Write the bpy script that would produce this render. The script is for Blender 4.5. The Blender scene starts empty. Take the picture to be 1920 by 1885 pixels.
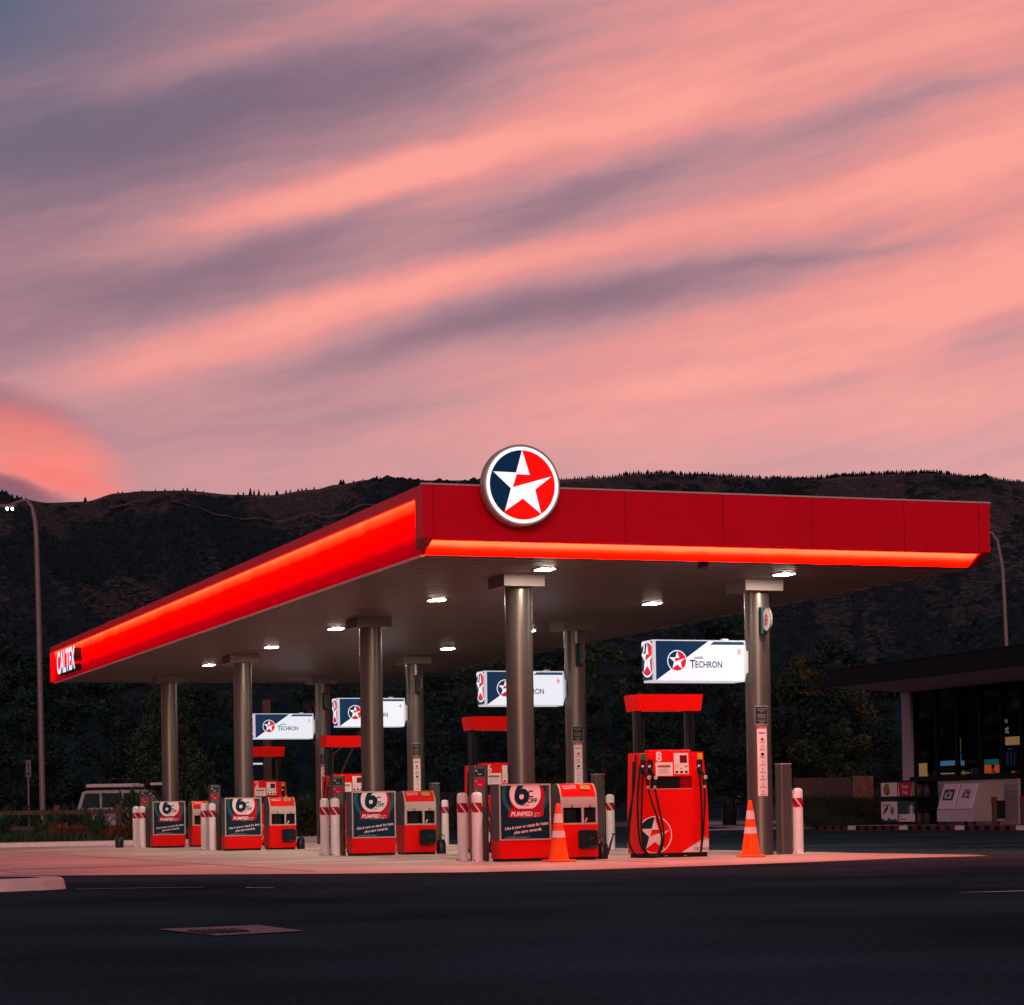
import bpy, math, random
from mathutils import Vector, Matrix, noise
R = math.radians
random.seed(7)
scn = bpy.context.scene
COL = scn.collection

# ------------------------------------------------------------------ materials
def lin(c):
    return tuple(((x/255.)/12.92 if x/255. <= .04045 else (((x/255.)+.055)/1.055)**2.4) for x in c)

def mat(name, col, rough=.5, metal=0., var=.12, scale=6., bump=0., emit=None, es=0., coat=0., spec=.12, stretch=None, var2=0., scale2=.7):
    m = bpy.data.materials.new(name); m.use_nodes = True
    nt = m.node_tree; N = nt.nodes; L = nt.links
    b = N['Principled BSDF']
    b.inputs['Roughness'].default_value = rough
    b.inputs['Metallic'].default_value = metal
    b.inputs['Coat Weight'].default_value = coat
    b.inputs['Specular IOR Level'].default_value = spec
    c4 = (*col, 1)
    tc = N.new('ShaderNodeTexCoord'); mp = N.new('ShaderNodeMapping')
    L.new(tc.outputs['Object'], mp.inputs['Vector'])
    if stretch: mp.inputs['Scale'].default_value = stretch
    nz = N.new('ShaderNodeTexNoise'); nz.inputs['Scale'].default_value = scale
    nz.inputs['Detail'].default_value = 6; nz.inputs['Roughness'].default_value = .6
    L.new(mp.outputs[0], nz.inputs['Vector'])
    mr = N.new('ShaderNodeMapRange')
    mr.inputs['From Min'].default_value = .25; mr.inputs['From Max'].default_value = .75
    mr.inputs['To Min'].default_value = 1-var; mr.inputs['To Max'].default_value = 1+var
    L.new(nz.outputs['Fac'], mr.inputs['Value'])
    val = mr.outputs[0]
    if var2:
        n2 = N.new('ShaderNodeTexNoise'); n2.inputs['Scale'].default_value = scale2; n2.inputs['Detail'].default_value = 3
        L.new(mp.outputs[0], n2.inputs['Vector'])
        m2 = N.new('ShaderNodeMapRange'); m2.inputs['From Min'].default_value = .3; m2.inputs['From Max'].default_value = .7
        m2.inputs['To Min'].default_value = 1-var2; m2.inputs['To Max'].default_value = 1+var2
        L.new(n2.outputs['Fac'], m2.inputs['Value'])
        mm = N.new('ShaderNodeMath'); mm.operation = 'MULTIPLY'
        L.new(val, mm.inputs[0]); L.new(m2.outputs[0], mm.inputs[1]); val = mm.outputs[0]
    vm = N.new('ShaderNodeVectorMath'); vm.operation = 'SCALE'
    vm.inputs[0].default_value = col
    L.new(val, vm.inputs['Scale'])
    L.new(vm.outputs[0], b.inputs['Base Color'])
    r2 = N.new('ShaderNodeMapRange'); r2.inputs['To Min'].default_value = max(0, rough-.08); r2.inputs['To Max'].default_value = min(1, rough+.08)
    L.new(nz.outputs['Fac'], r2.inputs['Value']); L.new(r2.outputs[0], b.inputs['Roughness'])
    if bump:
        bp = N.new('ShaderNodeBump'); bp.inputs['Strength'].default_value = bump; bp.inputs['Distance'].default_value = .02
        L.new(nz.outputs['Fac'], bp.inputs['Height']); L.new(bp.outputs[0], b.inputs['Normal'])
    if emit is not None:
        b.inputs['Emission Color'].default_value = (*emit, 1)
        b.inputs['Emission Strength'].default_value = es
    return m

def lit(name, rgb, s=1., base=.25):
    e = lin(rgb)
    return mat(name, tuple(x*base for x in e), rough=.35, var=.03, emit=e, es=s)

M = {}
RED = (.74, .012, .010)
M['red'] = mat('red_paint', (.70,.003,.0025), .42, var=.05, spec=.15)
M['red_fascia'] = mat('red_fascia_panel', (.84, .001, .022), .4, var=.07, scale=1.2, spec=.12)
def painted_wash(name, z0, z1, stops, blotch, es):  # LED wash down the red panels, painted as height-graded blotchy emission
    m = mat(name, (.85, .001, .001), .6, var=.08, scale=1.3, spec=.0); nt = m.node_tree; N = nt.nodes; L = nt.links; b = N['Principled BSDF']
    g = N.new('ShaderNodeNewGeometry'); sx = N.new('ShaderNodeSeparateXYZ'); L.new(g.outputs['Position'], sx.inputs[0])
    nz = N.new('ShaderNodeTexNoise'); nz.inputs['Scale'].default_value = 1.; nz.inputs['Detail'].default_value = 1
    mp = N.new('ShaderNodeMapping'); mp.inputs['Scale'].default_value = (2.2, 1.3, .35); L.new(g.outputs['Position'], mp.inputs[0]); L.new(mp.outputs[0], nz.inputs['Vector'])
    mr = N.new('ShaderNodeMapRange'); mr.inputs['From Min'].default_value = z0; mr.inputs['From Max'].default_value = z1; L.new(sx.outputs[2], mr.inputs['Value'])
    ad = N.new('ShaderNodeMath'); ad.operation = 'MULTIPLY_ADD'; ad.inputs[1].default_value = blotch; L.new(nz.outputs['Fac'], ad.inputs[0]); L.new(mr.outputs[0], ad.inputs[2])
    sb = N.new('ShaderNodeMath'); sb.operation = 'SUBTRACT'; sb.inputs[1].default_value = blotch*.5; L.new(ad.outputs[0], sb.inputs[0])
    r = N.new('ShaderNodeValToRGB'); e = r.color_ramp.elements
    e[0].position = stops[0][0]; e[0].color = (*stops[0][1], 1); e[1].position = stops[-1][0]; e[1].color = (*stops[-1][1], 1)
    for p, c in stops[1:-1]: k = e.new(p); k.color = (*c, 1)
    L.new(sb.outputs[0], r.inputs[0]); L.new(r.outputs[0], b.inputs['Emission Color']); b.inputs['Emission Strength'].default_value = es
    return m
M['red_face'] = painted_wash('red_light_face', 4.366, 5.173, [(0, (.004, .0, .0002)), (.22, (.010, .0, .0002)), (.45, (.05, .0, .0)), (.74, (.42, .0001, .0)), (.88, (.9, .0035, .0008)), (1, (1., .011, .003))], .10, 23.)
M['red_strip'] = painted_wash('red_light_strip', 4.366, 4.53, [(0, (.6, .0001, .0)), (.38, (.8, .0004, .0)), (.58, (.95, .0018, .0005)), (.75, (1., .006, .002)), (1, (1., .0078, .0026))], .16, 44.)
M['red_dark'] = mat('dark_red_trim', (.25, .004, .008), .4, var=.1)
M['steel'] = mat('brushed_steel', (0.1403, 0.1313, 0.1198), .36, metal=.8, var=.10, scale=9, stretch=(1, 1, .12), var2=.12, scale2=1.3)
M['steel_lt'] = mat('pale_steel', (.50, .43, .40), .4, metal=.3, var=.08)
M['grey_cab'] = mat('grey_cabinet', (.10, .10, .105), .5, var=.12)
M['white'] = mat('white_paint', (0.858, 0.814, 0.803), .45, var=.07, scale=8, var2=.05)
M['sticker'] = mat('white_sticker', (.72, .66, .65), .5, var=.05)
M['reflect_red'] = mat('reflective_red', (.35, .01, .02), .4, var=.06)
M['black'] = mat('black_plastic', (.012, .014, .016), .5, var=.15)
M['rubber'] = mat('black_rubber', (.010, .012, .012), .42, var=.1)
M['navy'] = mat('navy_print', (.003, .026, .048), .45, var=.05)
M['teal'] = mat('teal_print', (.012, .12, .13), .45, var=.1)
M['crimson'] = mat('crimson_print', (.42, .006, .03), .45, var=.05)
M['pinkwhite'] = mat('pale_print', (.82, .74, .76), .5, var=.03)
M['green'] = mat('green_plastic', (.02, .13, .07), .4, var=.05)
M['yellow'] = mat('yellow_plastic', (.5, .38, .06), .4, var=.05)
M['orange'] = mat('orange_cone_plastic', (.95, .10, .012), .42, var=.08, emit=(1, .06, .0), es=.03)  # cone plastic given a faint glow of its own, though no lamp
M['screen'] = mat('dark_red_screen', (.12, .01, .02), .25, var=.05)
M['brown_print'] = mat('brown_print', (.30, .10, .07), .5, var=.3, scale=60)
M['card'] = mat('card_print', (.35, .28, .10), .5, var=.8, scale=60)
M['soffit'] = mat('ribbed_soffit_steel', (0.123, 0.1021, 0.0975), .42, var=.05, scale=2, var2=.14, scale2=.25)
M['capital'] = mat('column_cap_steel', (0.1785, 0.1568, 0.1522), .45, var=.06)
M['roof'] = mat('roof_sheet', (.12, .11, .11), .6, var=.1)
M['trim'] = mat('pale_metal_trim', (.62, .50, .50), .4, var=.1)
M['dark'] = mat('dark_shadow_metal', (.015, .008, .008), .6, var=.1)
M['led'] = mat('led_tube', (.8, .8, .8), .4, var=.0, emit=(1.0, .24, .09), es=7.)
M['led2'] = mat('led_bar', (.8, .8, .8), .4, var=.0, emit=(1.0, .35, .16), es=12.)
M['lens'] = mat('ceiling_light_lens', (.8, .8, .8), .4, var=.0, emit=(1.0, .76, .62), es=470.)
M['lampglow'] = mat('street_lamp_glow', (.8, .8, .8), .4, var=.0, emit=(1.0, .80, .72), es=9.)
M['lamp_pole'] = mat('galvanised_pole', (0.208, 0.176, 0.184), .45, metal=.3, var=.1)
M['lb_white'] = lit('lit_white_panel', (232, 236, 246), .92)
M['lb_edge'] = lit('lit_panel_edge', (205, 205, 214), .85)
M['lb_navy'] = lit('lit_navy_panel', (14, 46, 78), .9)
M['lb_navy2'] = lit('lit_teal_panel', (34, 70, 92), .9)
M['lb_red'] = lit('lit_red_panel', (205, 28, 44), .95)
M['lb_text'] = lit('lit_dark_lettering', (22, 36, 66), .8)
M['rd_white'] = lit('lit_roundel_white', (250, 250, 253), 1.05)
M['rd_red'] = lit('lit_roundel_red', (252, 12, 10), 1.0)
M['rd_navy'] = lit('lit_roundel_navy', (2, 38, 66), .9)
M['letter'] = lit('lit_letter_white', (235, 232, 250), 1.1)

# asphalt
def asphalt():
    m = mat('asphalt', (.0345, .0560, .0690), .95, var=.5, scale=22, bump=.25, var2=.40, scale2=.30, spec=.0)
    return m
M['asphalt'] = asphalt()
M['slab'] = mat('forecourt_concrete', (.44, .325, .285), .6, var=.14, scale=14, bump=.1, var2=.32, scale2=.35, spec=.4)
M['kerb'] = mat('kerb_concrete', (0.7728, 0.6072, 0.6072), .8, var=.16, scale=9, bump=.4)
M['kerb_red'] = mat('kerb_red_paint', (0.2, 0.02, 0.016), .6, var=.2, scale=12)
M['paintline'] = mat('road_paint', (0.442, 0.374, 0.391), .7, var=.30, scale=14)
M['drain_conc'] = mat('drain_concrete', (0.1955, 0.1615, 0.1785), .8, var=.18, scale=12)
M['grate'] = mat('drain_grate', (.008, .008, .010), .6)
M['path'] = mat('footpath_concrete', (0.45, 0.36, 0.39), .85, var=.15)
M['soil'] = mat('garden_soil', (.018, .014, .012), .9, var=.4, scale=10)
M['timber'] = mat('weathered_timber', (0.119, 0.0672, 0.0616), .8, var=.2, scale=12, stretch=(1, 1, .3))
M['paling'] = mat('dark_paling_timber', (0.045, 0.0225, 0.027), .85, var=.3, scale=8, stretch=(1, 1, .1))
M['bark'] = mat('tree_bark', (.03, .022, .018), .9, var=.3, scale=8)
M['palebark'] = mat('pale_bare_bark', (.13, .10, .08), .9, var=.3, scale=8)
M['carwhite'] = mat('white_car_paint', (0.3528, 0.3468, 0.3876), .45, var=.04, spec=.2)
M['carglass'] = mat('tinted_car_glass', (.006, .020, .024), .4, var=.05, spec=.1)
M['tyre'] = mat('tyre_rubber', (.01, .01, .01), .8)
M['wb'] = mat('white_weatherboard', (0.396, 0.3366, 0.3866), .7, var=.08)
M['shopdark'] = mat('dark_shop_cladding', (.004, .009, .013), .6, var=.2)
M['shopsoffit'] = mat('shop_soffit', (0.595, 0.4675, 0.558), .7, var=.12)
M['mullion'] = mat('dark_mullion', (.005, .008, .011), .5)
M['freezer'] = mat('white_freezer_shell', (0.4576, 0.3861, 0.4569), .55, var=.07)
M['freezer_side'] = mat('grey_freezer_side', (0.308, 0.253, 0.264), .6, var=.1)
M['freezer_door'] = mat('pale_freezer_door', (0.6072, 0.4761, 0.5899), .5, var=.05)
M['icenavy'] = mat('ice_label_navy', (.012, .03, .08), .5)
M['posterw'] = mat('poster_white', (0.66, 0.528, 0.572), .5, var=.06)
M['posterg'] = mat('poster_green', (0.016, 0.08, 0.064), .5)
M['posterr'] = mat('poster_red', (0.4, 0.024, 0.04), .5)
M['postery'] = mat('poster_olive', (0.2, 0.17, 0.04), .5)
M['cage'] = mat('dark_cage_steel', (.012, .018, .022), .5)
M['bottle'] = mat('gas_bottle_grey', (.05, .045, .05), .5)
M['stone'] = mat('pinkish_stone_wall', (0.081, 0.05198, 0.04698), .85, var=.35, scale=7, bump=.5)
M['sign_grey'] = mat('grey_sign_face', (.16, .16, .19), .5)
M['sign_blue'] = mat('dark_teal_sign', (.01, .04, .05), .5)
M['sign_lt'] = mat('pale_sign_lettering', (.35, .40, .42), .5)
M['teal_plate'] = mat('teal_plate', (.003, .030, .04), .5, spec=.2)
M['can'] = mat('dark_green_can', (.008, .018, .020), .3, var=.1, coat=.3)
M['totem'] = mat('dark_blue_totem', (.004, .018, .04), .4)
M['glow_yellow'] = lit('interior_warm_glow', (150, 108, 66), .8)
M['glow_cyan'] = lit('interior_cyan_glow', (70, 112, 140), .7)
M['glow_teal'] = lit('interior_teal_glow', (18, 84, 86), .7)
M['glow_orange'] = lit('interior_orange_glow', (190, 72, 30), .75)
M['glow_white'] = lit('interior_lettering', (120, 120, 112), .7)
M['glow_dim'] = lit('dim_warm_packet', (95, 62, 44), .7)  # packets here glow by emission, standing in for shop light on them
M['glow_dim2'] = lit('dim_teal_packet', (30, 66, 74), .7)
M['glow_menu'] = lit('interior_menu_lettering', (60, 90, 125), .8)
M['ridge'] = mat('ridge_pine_foliage', (0.0036, 0.01, 0.014), 1., var=.3, scale=.3, spec=0)

def foliage(name, c1, c2, c3, s=1.2):
    m = bpy.data.materials.new(name); m.use_nodes = True
    nt = m.node_tree; N = nt.nodes; L = nt.links; b = N['Principled BSDF']
    b.inputs['Roughness'].default_value = .75; b.inputs['Specular IOR Level'].default_value = .15
    tc = N.new('ShaderNodeTexCoord'); nz = N.new('ShaderNodeTexNoise'); nz.inputs['Scale'].default_value = s; nz.inputs['Detail'].default_value = 4
    oi = N.new('ShaderNodeObjectInfo'); ad = N.new('ShaderNodeVectorMath'); ad.operation = 'ADD'
    sc = N.new('ShaderNodeVectorMath'); sc.operation = 'SCALE'; sc.inputs[0].default_value = (40, 20, 7)
    L.new(oi.outputs['Random'], sc.inputs['Scale'])
    L.new(tc.outputs['Object'], ad.inputs[0]); L.new(sc.outputs[0], ad.inputs[1]); L.new(ad.outputs[0], nz.inputs['Vector'])
    n2 = N.new('ShaderNodeTexNoise'); n2.inputs['Scale'].default_value = 9; L.new(ad.outputs[0], n2.inputs['Vector'])
    mx0 = N.new('ShaderNodeMath'); mx0.operation = 'MULTIPLY_ADD'; mx0.inputs[1].default_value = .45; L.new(n2.outputs['Fac'], mx0.inputs[0]); 
    mx1 = N.new('ShaderNodeMath'); mx1.operation = 'MULTIPLY'; mx1.inputs[1].default_value = .6; L.new(nz.outputs['Fac'], mx1.inputs[0]); L.new(mx1.outputs[0], mx0.inputs[2])
    r = N.new('ShaderNodeValToRGB'); e = r.color_ramp.elements
    e[0].position = .40; e[0].color = (*c1, 1); e[1].position = .70; e[1].color = (*c3, 1)
    k = r.color_ramp.elements.new(.55); k.color = (*c2, 1)
    L.new(mx0.outputs[0], r.inputs[0]); L.new(r.outputs[0], b.inputs['Base Color'])
    return m
M['leaf_dark'] = foliage('dark_evergreen_leaves', (0.004722, 0.01904, 0.02627), (0.01181, 0.03808, 0.03285), (0.05312, 0.0952, 0.05255))
M['leaf_olive'] = foliage('olive_leaves', (0.007589, 0.02448, 0.02581), (0.0253, 0.05712, 0.0305), (0.1012, 0.1224, 0.05161))
M['leaf_orange'] = foliage('rusty_leaves', (0.01316, 0.02475, 0.02033), (0.03837, 0.0495, 0.0244), (0.1754, 0.1238, 0.04473))
M['leaf_conifer'] = foliage('conifer_needles', (0.01111, 0.02867, 0.02473), (0.03889, 0.06451, 0.0371), (0.1222, 0.1523, 0.09272), 2.5)
M['flax'] = foliage('flax_blades', (0.00992, 0.0288, 0.02208), (0.02976, 0.064, 0.02944), (0.08928, 0.144, 0.0736), 2)
M['tuft'] = foliage('orange_lit_tussock_blades', (0.0525, 0.021, 0.0084), (0.21, 0.063, 0.01575), (0.357, 0.1155, 0.0315), 2)  # orange light on the tufts is put into the blade colour
M['grassbank'] = foliage('rough_grass', (0.01178, 0.019, 0.01529), (0.03534, 0.0456, 0.02622), (0.08835, 0.095, 0.04807), .5)

def glassmat():
    m = bpy.data.materials.new('shop_glass'); m.use_nodes = True
    nt = m.node_tree; N = nt.nodes; L = nt.links
    N.remove(N['Principled BSDF'])
    t = N.new('ShaderNodeBsdfTransparent'); t.inputs[0].default_value = (.75, .82, .85, 1)
    g = N.new('ShaderNodeBsdfGlossy'); g.inputs['Roughness'].default_value = .05; g.inputs[0].default_value = (.5, .6, .7, 1)
    x = N.new('ShaderNodeMixShader'); x.inputs[0].default_value = .06
    L.new(t.outputs[0], x.inputs[1]); L.new(g.outputs[0], x.inputs[2]); L.new(x.outputs[0], N['Material Output'].inputs[0])
    return m
M['glass'] = glassmat()

# ------------------------------------------------------------------ mesh helpers
class MB:
    def __init__(s): s.v = []; s.f = []; s.m = []; s.mats = []; s.sm = []
    def mi(s, m):
        if m not in s.mats: s.mats.append(m)
        return s.mats.index(m)
    def add(s, vs, fs, m, smooth=False):
        o = len(s.v); s.v += [tuple(v) for v in vs]; k = s.mi(m)
        for f in fs: s.f.append([i+o for i in f]); s.m.append(k); s.sm.append(smooth)
        return s
    def box(s, x0, x1, y0, y1, z0, z1, m, bev=0.):
        if bev > 0:
            # chamfered vertical and horizontal edges: stacked octagon rings
            b = min(bev, (x1-x0)*.45, (y1-y0)*.45, (z1-z0)*.45)
            def ring(i, z):
                return [(x0+b+i, y0+i, z), (x1-b-i, y0+i, z), (x1-i, y0+b+i, z), (x1-i, y1-b-i, z), (x1-b-i, y1-i, z), (x0+b+i, y1-i, z), (x0+i, y1-b-i, z), (x0+i, y0+b+i, z)]
            rs = [ring(b*.7, z0), ring(0, z0+b*.7), ring(0, z1-b*.7), ring(b*.7, z1)]
            return s.loft(rs, m, True)
        vs = [(x0, y0, z0), (x1, y0, z0), (x1, y1, z0), (x0, y1, z0), (x0, y0, z1), (x1, y0, z1), (x1, y1, z1), (x0, y1, z1)]
        return s.add(vs, [(0, 3, 2, 1), (4, 5, 6, 7), (0, 1, 5, 4), (1, 2, 6, 5), (2, 3, 7, 6), (3, 0, 4, 7)], m)
    def loft(s, rings, m, caps=True, smooth=False, closed=True):
        n = len(rings[0]); vs = [p for r in rings for p in r]; fs = []
        for k in range(len(rings)-1):
            for i in range(n if closed else n-1):
                j = (i+1) % n
                fs.append((k*n+i, k*n+j, (k+1)*n+j, (k+1)*n+i))
        s.add(vs, fs, m, smooth)
        if caps:
            s.add(rings[0], [tuple(reversed(range(n)))], m); s.add(rings[-1], [tuple(range(n))], m)
        return s
    def lathe(s, prof, m, c=(0, 0, 0), n=24, smooth=True, cap=True):
        rings = [[(c[0]+r*math.cos(2*math.pi*i/n), c[1]+r*math.sin(2*math.pi*i/n), c[2]+z) for i in range(n)] for r, z in prof]
        return s.loft(rings, m, cap, smooth)
    def tube(s, pts, r, m, n=8, r1=None, smooth=True):
        P = [Vector(p) for p in pts]; rings = []; up = Vector((0, 0, 1))
        for i, p in enumerate(P):
            d = (P[min(i+1, len(P)-1)]-P[max(i-1, 0)]).normalized()
            a = d.cross(up)
            if a.length < .05: a = d.cross(Vector((1, 0, 0)))
            a.normalize(); b = d.cross(a).normalized()
            rr = r if r1 is None else r+(r1-r)*i/(len(P)-1)
            rings.append([tuple(p+(a*math.cos(2*math.pi*k/n)+b*math.sin(2*math.pi*k/n))*rr) for k in range(n)])
        return s.loft(rings, m, True, smooth)
    def prism(s, poly, axis, a0, a1, m):
        def P(p, a):
            return {0: (a, p[0], p[1]), 1: (p[0], a, p[1]), 2: (p[0], p[1], a)}[axis]
        return s.loft([[P(p, a0) for p in poly], [P(p, a1) for p in poly]], m)
    def build(s, name, parent=None, loc=None, link=True):
        me = bpy.data.meshes.new(name); me.from_pydata(s.v, [], s.f)
        for m in s.mats: me.materials.append(m)
        me.polygons.foreach_set('material_index', s.m)
        me.polygons.foreach_set('use_smooth', s.sm)
        me.validate(); me.update()
        o = bpy.data.objects.new(name, me); COL.objects.link(o)
        if parent: o.parent = parent
        if loc: o.location = loc
        return o

def tag(o, label=None, cat=None, group=None, kind=None):
    if label: o['label'] = label
    if cat: o['category'] = cat
    if group: o['group'] = group
    if kind: o['kind'] = kind
    return o
def thing(name, label, cat, loc=(0, 0, 0), rz=0, group=None):
    o = bpy.data.objects.new(name, None); COL.objects.link(o); o.location = loc; o.rotation_euler = (0, 0, rz)
    o.empty_display_size = .2
    return tag(o, label, cat, group)
KIDS = {}
def copy_tree(o, parent=None, label=None, loc=None):
    c = o.copy(); COL.objects.link(c)
    if parent: c.parent = parent
    if label: c['label'] = label
    if loc: c.location = loc
    for ch in list(o.children): copy_tree(ch, c)
    return c

# flat art on a plane: O origin, u right, v up, n = u x v outward
class Art:
    def __init__(s, mb, O, u, v, sc=1.):
        s.mb = mb; s.O = Vector(O); s.u = Vector(u).normalized(); s.v = Vector(v).normalized(); s.n = s.u.cross(s.v); s.sc = sc
    def poly(s, pts, m, d=.003, clip=None):
        if clip: pts = clip_poly(pts, clip)
        if len(pts) < 3: return
        a = sum(pts[i][0]*pts[(i+1) % len(pts)][1]-pts[(i+1) % len(pts)][0]*pts[i][1] for i in range(len(pts)))
        if abs(a) < 1e-9: return
        if a < 0: pts = pts[::-1]
        s.mb.add([s.O+s.u*x+s.v*y+s.n*d for x, y in pts], [tuple(range(len(pts)))], m)
    def rect(s, x0, x1, y0, y1, m, d=.003): s.poly([(x0, y0), (x1, y0), (x1, y1), (x0, y1)], m, d)
    def disc(s, cx, cy, r, m, d=.003, clip=None, n=48):
        s.poly([(cx+r*math.cos(2*math.pi*i/n), cy+r*math.sin(2*math.pi*i/n)) for i in range(n)], m, d, clip)
    def ring(s, cx, cy, r0, r1, m, d=.003, clip=None, a0=0, a1=360, n=48):
        for i in range(n):
            a = R(a0+(a1-a0)*i/n); b = R(a0+(a1-a0)*(i+1)/n)
            s.poly([(cx+r0*math.cos(a), cy+r0*math.sin(a)), (cx+r1*math.cos(a), cy+r1*math.sin(a)), (cx+r1*math.cos(b), cy+r1*math.sin(b)), (cx+r0*math.cos(b), cy+r0*math.sin(b))], m, d, clip)
    def text(s, body, x, y, h, m, d=.004, bold=0., shear=0., align='LEFT', rot=0., space=1., sx=1., clip=None, w=None):
        V, F = text_geo(body, bold, shear, space)
        if not V: return
        xs = [p[0] for p in V]; k = h/.70; wd = max(xs)-min(xs)
        if w: sx = w/(wd*k)
        ox = {'LEFT': -min(xs), 'CENTER': -min(xs)-wd/2, 'RIGHT': -max(xs)}[align]
        c, t = math.cos(rot), math.sin(rot)
        pts = []
        for a, b in V:
            X = (a+ox)*k*sx; Y = b*k; pts.append((x+X*c-Y*t, y+X*t+Y*c))
        if clip:
            for f in F: s.poly([pts[i] for i in f], m, d, clip)
        else:
            s.mb.add([s.O+s.u*p[0]+s.v*p[1]+s.n*d for p in pts], F, m)
    def logo(s, cx, cy, r, W, Rd, Nv, d=.003, dd=.003, clip=None, thin=False, disc=True):
        k = r/(1.10 if not thin else 1.06)
        if thin: s.ring(cx, cy, r*.94, r, W, d, clip)
        else:
            s.disc(cx, cy, r, W, d, clip)
        if not thin: s.disc(cx, cy, k, Rd, d+dd, clip)
        q = lambda a, b: (cx+(a-718)/222*k, cy-(b-298)/222*k)
        arc = []
        a0 = math.atan2(298-75, 0); a1 = math.atan2(298-467, 597-718)+2*math.pi
        for i in range(25):
            t = a0+(a1-a0)*i/24; arc.append((cx+k*math.cos(t), cy+k*math.sin(t)))
        s.poly(arc+[q(640, 322), q(673, 222)], Nv, d+2*dd, clip) if not clip else [s.poly([arc[i], arc[i+1], q(660, 280)], Nv, d+2*dd, clip) for i in range(24)]
        if clip:
            s.poly([arc[-1], q(640, 322), q(660, 280)], Nv, d+2*dd, clip); s.poly([arc[0], q(673, 222), q(660, 280)], Nv, d+2*dd, clip)
        for P in ([(718, 75), (768, 232), (673, 230)], [(520, 218), (672, 220), (679, 231), (650, 315), (638, 322)],
                  [(638, 322), (650, 315), (803, 325), (718, 385)], [(650, 315), (917, 238), (803, 325)], [(638, 322), (718, 385), (597, 467)], [(803, 325), (842, 480), (718, 385)]):
            s.poly([q(*p) for p in P], W, d+3*dd, clip)

def clip_poly(P, c):
    x0, x1, y0, y1 = c
    for ax, lim, sg in ((0, x0, 1), (0, x1, -1), (1, y0, 1), (1, y1, -1)):
        out = []
        for i in range(len(P)):
            a, b = P[i], P[(i+1) % len(P)]
            ia = (a[ax]-lim)*sg >= 0; ib = (b[ax]-lim)*sg >= 0
            if ia: out.append(a)
            if ia != ib:
                t = (lim-a[ax])/(b[ax]-a[ax]); out.append((a[0]+(b[0]-a[0])*t, a[1]+(b[1]-a[1])*t))
        P = out
        if not P: return []
    return P
_tc = {}
def text_geo(body, bold, shear, space):
    key = (body, bold, shear, space)
    if key not in _tc:
        cu = bpy.data.curves.new('lettering', 'FONT'); cu.body = body; cu.offset = bold; cu.shear = shear; cu.space_character = space
        cu.resolution_u = 4
        ob = bpy.data.objects.new('lettering', cu); COL.objects.link(ob)
        dg = bpy.context.evaluated_depsgraph_get(); me = bpy.data.meshes.new_from_object(ob.evaluated_get(dg))
        _tc[key] = ([(v.co.x, v.co.y) for v in me.vertices], [tuple(p.vertices) for p in me.polygons])
        bpy.data.objects.remove(ob); bpy.data.curves.remove(cu); bpy.data.meshes.remove(me)
    return _tc[key]
def patch(mb, cx, cy, r, a0, a1, z0, z1, m, n=6):
    vs = []; fs = []
    for i in range(n+1):
        a = R(a0+(a1-a0)*i/n); x = cx+r*math.sin(a); y = cy-r*math.cos(a); vs += [(x, y, z0), (x, y, z1)]
    for i in range(n): fs.append((2*i, 2*i+2, 2*i+3, 2*i+1))
    mb.add(vs, fs, m, True)

# ------------------------------------------------------------------ key dimensions (metres)
YK = [34.05, 41.9, 51.85, 59.7]
X0, X1, Y0, Y1, ZS, ZT = 10.16, 19.17, 31.0, 62.66, 4.366, 5.29
XF = 10.27
XA, XE = 12.69, 16.74

# ------------------------------------------------------------------ ground
def sheet(name, poly, z, m, label=None):
    mb = MB(); mb.add([(x, y, z) for x, y in poly], [tuple(range(len(poly)))], m); o = mb.build(name)
    o['kind'] = 'structure'
    return o
sheet('ground', [(-2500, -800), (2500, -800), (2500, 3000), (-2500, 3000)], 0, M['asphalt'])
slab_poly = [(-12, 37.5), (-4, 36.3), (2, 34.2), (4.54, 32.4), (7.0, 30.3), (8.5, 28.9), (9.8, 28.05), (11.5, 27.9), (12.9, 28.2), (15, 28.9), (17.0, 29.75), (18.3, 29.8), (18.55, 30.6), (18.3, 34), (18.2, 67.0), (-12, 67.0)]
sheet('forecourt_slab', slab_poly, .004, M['slab'])
mb = MB()
for y in (36.5, 45.5, 54.5, 62.5): mb.box(-12, 18.2, y-.008, y+.008, .0045, .007, M['dark'])
for x in (8.4, 13.2+.3, 5.0): mb.box(x-.008, x+.008, 30.5 if x > 7 else 34, 67, .0045, .0075, M['dark'])
tag(mb.build('slab_joint'), kind='structure')
sheet('garden_bed', [(-30, 67.2), (19.2, 67.2), (19.2, 72), (24, 100), (-30, 100)], .09, M['soil'])
mb = MB(); mb.prism([(67.0, 0), (67.02, .12), (67.17, .14), (67.2, .0)], 0, -30, 19.2, M['kerb']); mb.prism([(19.2, 0), (19.2, .14), (19.05, .12), (19.0, 0)], 1, 67.2, 76, M['kerb'])
tag(mb.build('kerb'), kind='structure')
sheet('verge_ground', [(20, 100), (34, 100), (36, 93), (46, 92), (60, 92), (90, 92), (120, 140), (20, 140)], .02, M['grassbank'])
sheet('footpath', [(31.5, 74.5), (38.5, 80), (45, 100), (55, 122), (62, 122), (47, 91.5), (40.5, 78.5), (37.3, 72.0), (36.9, 72.0), (33.8, 72.6)], .028, M['path'])
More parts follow.
